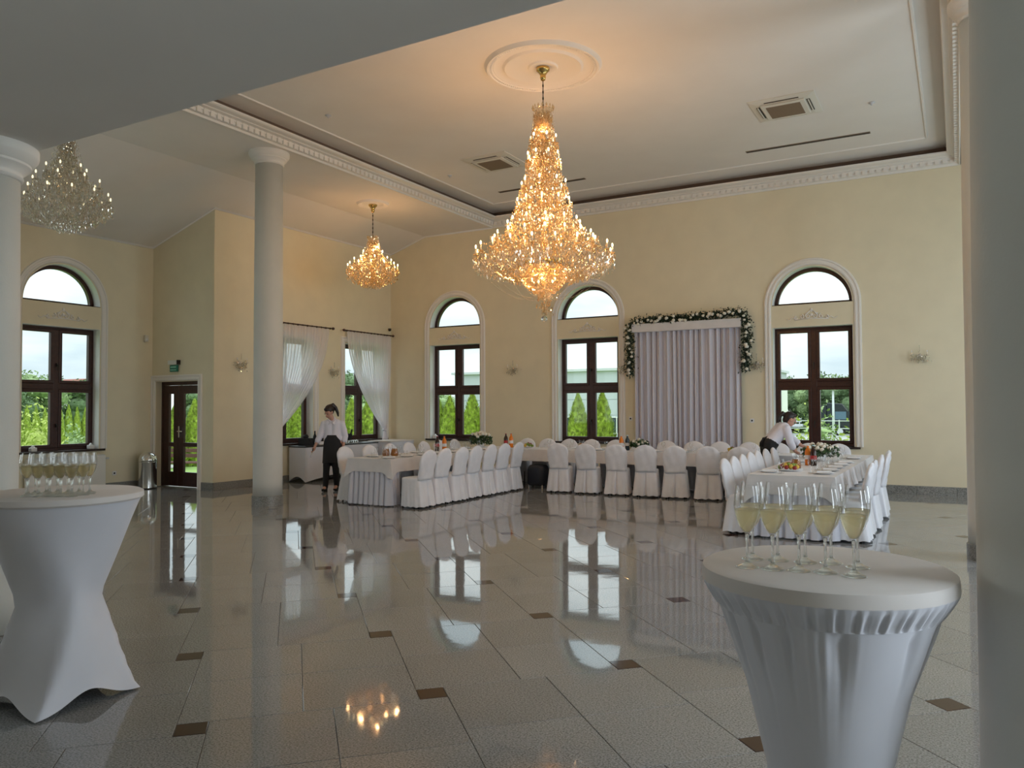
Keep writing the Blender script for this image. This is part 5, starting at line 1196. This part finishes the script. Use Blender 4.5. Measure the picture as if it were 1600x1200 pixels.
shrub(-2.45, 21.4, .7, 1.25, 'shrub', 'low yellow green shrub outside the right window, right of the mullion', 24)
shrub(-2.98, 21.4, .40, 1.75, 'tree2', 'slim pointed green shrub outside the right window before the truck', 25, None, 700)
# industrial hall with window band
H_ = empty('industrial_hall', (-26.2, 58, -1.6)); tag(H_, 'long pale grey clad industrial hall beyond the thujas', 'building'); W_ = 25.6; HH = 6.2
MB().box(-12.5, 0, 0, W_-12.5, 14, HH-.2).build('wall', M['panel'], H_)
for j in range(5):
    for i in range(4): MB().box(-12.5+i*W_/4+.02, -.06, j*HH/5+.02, -12.5+(i+1)*W_/4-.02, 0, (j+1)*HH/5-.02).build('cladding_panel', M['panel'], H_)
for i in range(6):
    x0_ = -10.5+i*4.0; wd_ = MB(); frame_rect(wd_, x0_, 1.0, x0_+2.6, 2.35, .07, -.12, -.06); wd_.box(x0_+1.26, -.12, 1.07, x0_+1.34, -.06, 2.28); wo = wd_.build('window', M['white'], H_); MB().box(x0_+.07, -.09, 1.07, x0_+2.53, -.07, 2.28).build('pane', M['darkglass'], wo)
MB().box(-12.7, -.3, HH-.2, W_-12.3, 14.2, HH).build('roof', M['silver'], H_)
t = empty('house', (-75, 47, GZ)); tag(t, 'small pale house with red roof beyond the hedge, far left window', 'house'); MB().box(-4, -3, 0, 4, 3, 3.2).build('wall', M['roofwhite'], t)
MB().add([(-4.4, -3.4, 3.2), (4.4, -3.4, 3.2), (4.4, 3.4, 3.2), (-4.4, 3.4, 3.2), (-4.4, 0, 4.9), (4.4, 0, 4.9)], [(0, 1, 5, 4), (2, 3, 4, 5), (1, 2, 5), (3, 0, 4), (3, 2, 1, 0)]).build('roof', M['roofred'], t); MB().box(3.9, -.6, 1, 4.05, .6, 2.2).build('window', M['darkglass'], t)
# truck with flatbed
T = empty('truck', (-10.95, 88, -1.6), 0); tag(T, 'black lorry cab with silver flatbed trailer outside the right window', 'truck')
def tprism(b, pr, y0, y1): n = len(pr); b.add([(x, y0, z) for x, z in pr]+[(x, y1, z) for x, z in pr], [tuple(range(n-1, -1, -1)), tuple(range(n, 2*n))]+[(i, (i+1) % n, n+(i+1) % n, n+i) for i in range(n)]); return b
cab = bevel(tprism(MB(), [(-.9, .7), (1.25, .55), (1.3, 1.6), (1.12, 2.6), (.55, 3.35), (-.9, 3.45)], -1.25, 1.25).build('cab', M['truck'], T), .06)
MB().box(-.1, -1.28, 1.75, .95, -1.24, 2.55).build('side_window', M['truckglass'], cab); MB().add([(1.29, -1.1, 1.7), (1.29, 1.1, 1.7), (1.15, 1.1, 2.55), (1.15, -1.1, 2.55)], [(0, 1, 2, 3)]).build('windscreen', M['truckglass'], cab); MB().box(1.26, -1.1, .75, 1.36, 1.1, 1.3).build('bumper', M['silver'], cab)
MB().box(-2.5, -1.2, 1.0, -.95, 1.2, 3.2).build('sleeper_box', M['truck'], T); MB().box(-14, -1.2, .95, -3.3, 1.2, 1.2).build('flatbed', M['silver'], T)
for k in range(8): MB().box(-13.8+k*1.45, -1.22, 1.2, -13.72+k*1.45, -1.15, 1.9).build('stake', M['silver'], T)
for z in (1.45, 1.75): MB().box(-14, -1.23, z, -3.4, -1.16, z+.09).build('side_rail', M['silver'], T)
for x in (.35, -2.3, -9.5, -10.8, -12.1):
    w_ = MB().lathe([(.2, -.15), (.5, -.15), (.52, 0), (.5, .15), (.2, .15)], 20).xf(Matrix.Translation((x, -1.1, .5)) @ Matrix.Rotation(pi/2, 4, 'X')).build('wheel', M['tyre'], T, smooth=True); MB().lathe([(0, -.02), (.28, -.02), (.3, .02)], 16).xf(Matrix.Translation((x, -1.28, .5)) @ Matrix.Rotation(pi/2, 4, 'X')).build('hub', M['silver'], w_)
t = empty('lamp_post', (-5.82, 45, GZ-.4)); tag(t, 'thin pale lamp post in front of the lorry', 'lamp post'); MB().tube([(0, 0, 0), (0, 0, 3.2)], [.08, .05], 10).build('pole', M['silver'], t, smooth=True); MB().box(-.1, -.3, 3.15, .1, .1, 3.25).build('lamp_head', M['silver'], t)
t = empty('advertising_post', (-7.8, 42, GZ-.2)); tag(t, 'white upright board outside at the left edge of the right window', 'sign post'); MB().box(-.18, -.06, 1.75, .18, .06, 2.95).build('board', M['white'], t); MB().tube([(0, 0, 0), (0, 0, 1.4)], .06, 8).build('pole', M['silver'], t)
t = empty('street_fence', (-5.5, 39, GZ)); tag(t, 'pale metal street fence across the view in the right window', 'fence')
for k in range(14): MB().tube([(-7+k*1.1, 0, 0), (-7+k*1.1, 0, 1.25)], .03, 6).build('fence_post', M['silver'], t)
for z in (.5, .85, 1.2): MB().tube([(-7, 0, z), (7.3, 0, z)], .022, 6).build('rail', M['silver'], t)
# terrace bench and low table behind the glass door
t = empty('garden_bench', (-17.0, 12.9, GZ+.12), .35); tag(t, 'brown slatted bench on the terrace outside the glass door', 'bench')
for k in range(4): MB().box(-.9, -.22+.12*k, .43, .9, -.13+.12*k, .46).build('seat_slat', M['woodbench'], t)
for k in range(3): MB().box(-.9, .26, .55+.13*k, .9, .29, .64+.13*k).build('back_slat', M['woodbench'], t)
for x in (-.8, .8):
    for y in (-.18, .26): MB().box(x-.03, y-.03, 0, x+.03, y+.03, .43 if y < 0 else .92).build('leg', M['woodbench'], t)
t = empty('garden_table', (-16.3, 12.0, GZ+.12)); tag(t, 'low pale round table on the terrace outside the glass door', 'table'); MB().lathe([(0, .40), (.42, .40), (.43, .42), (.42, .44), (0, .44)], 32).build('top', M['porcelain'], t); MB().lathe([(.2, 0), (.03, .03), (.03, .4)], 16).build('pedestal', M['silver'], t, smooth=True)
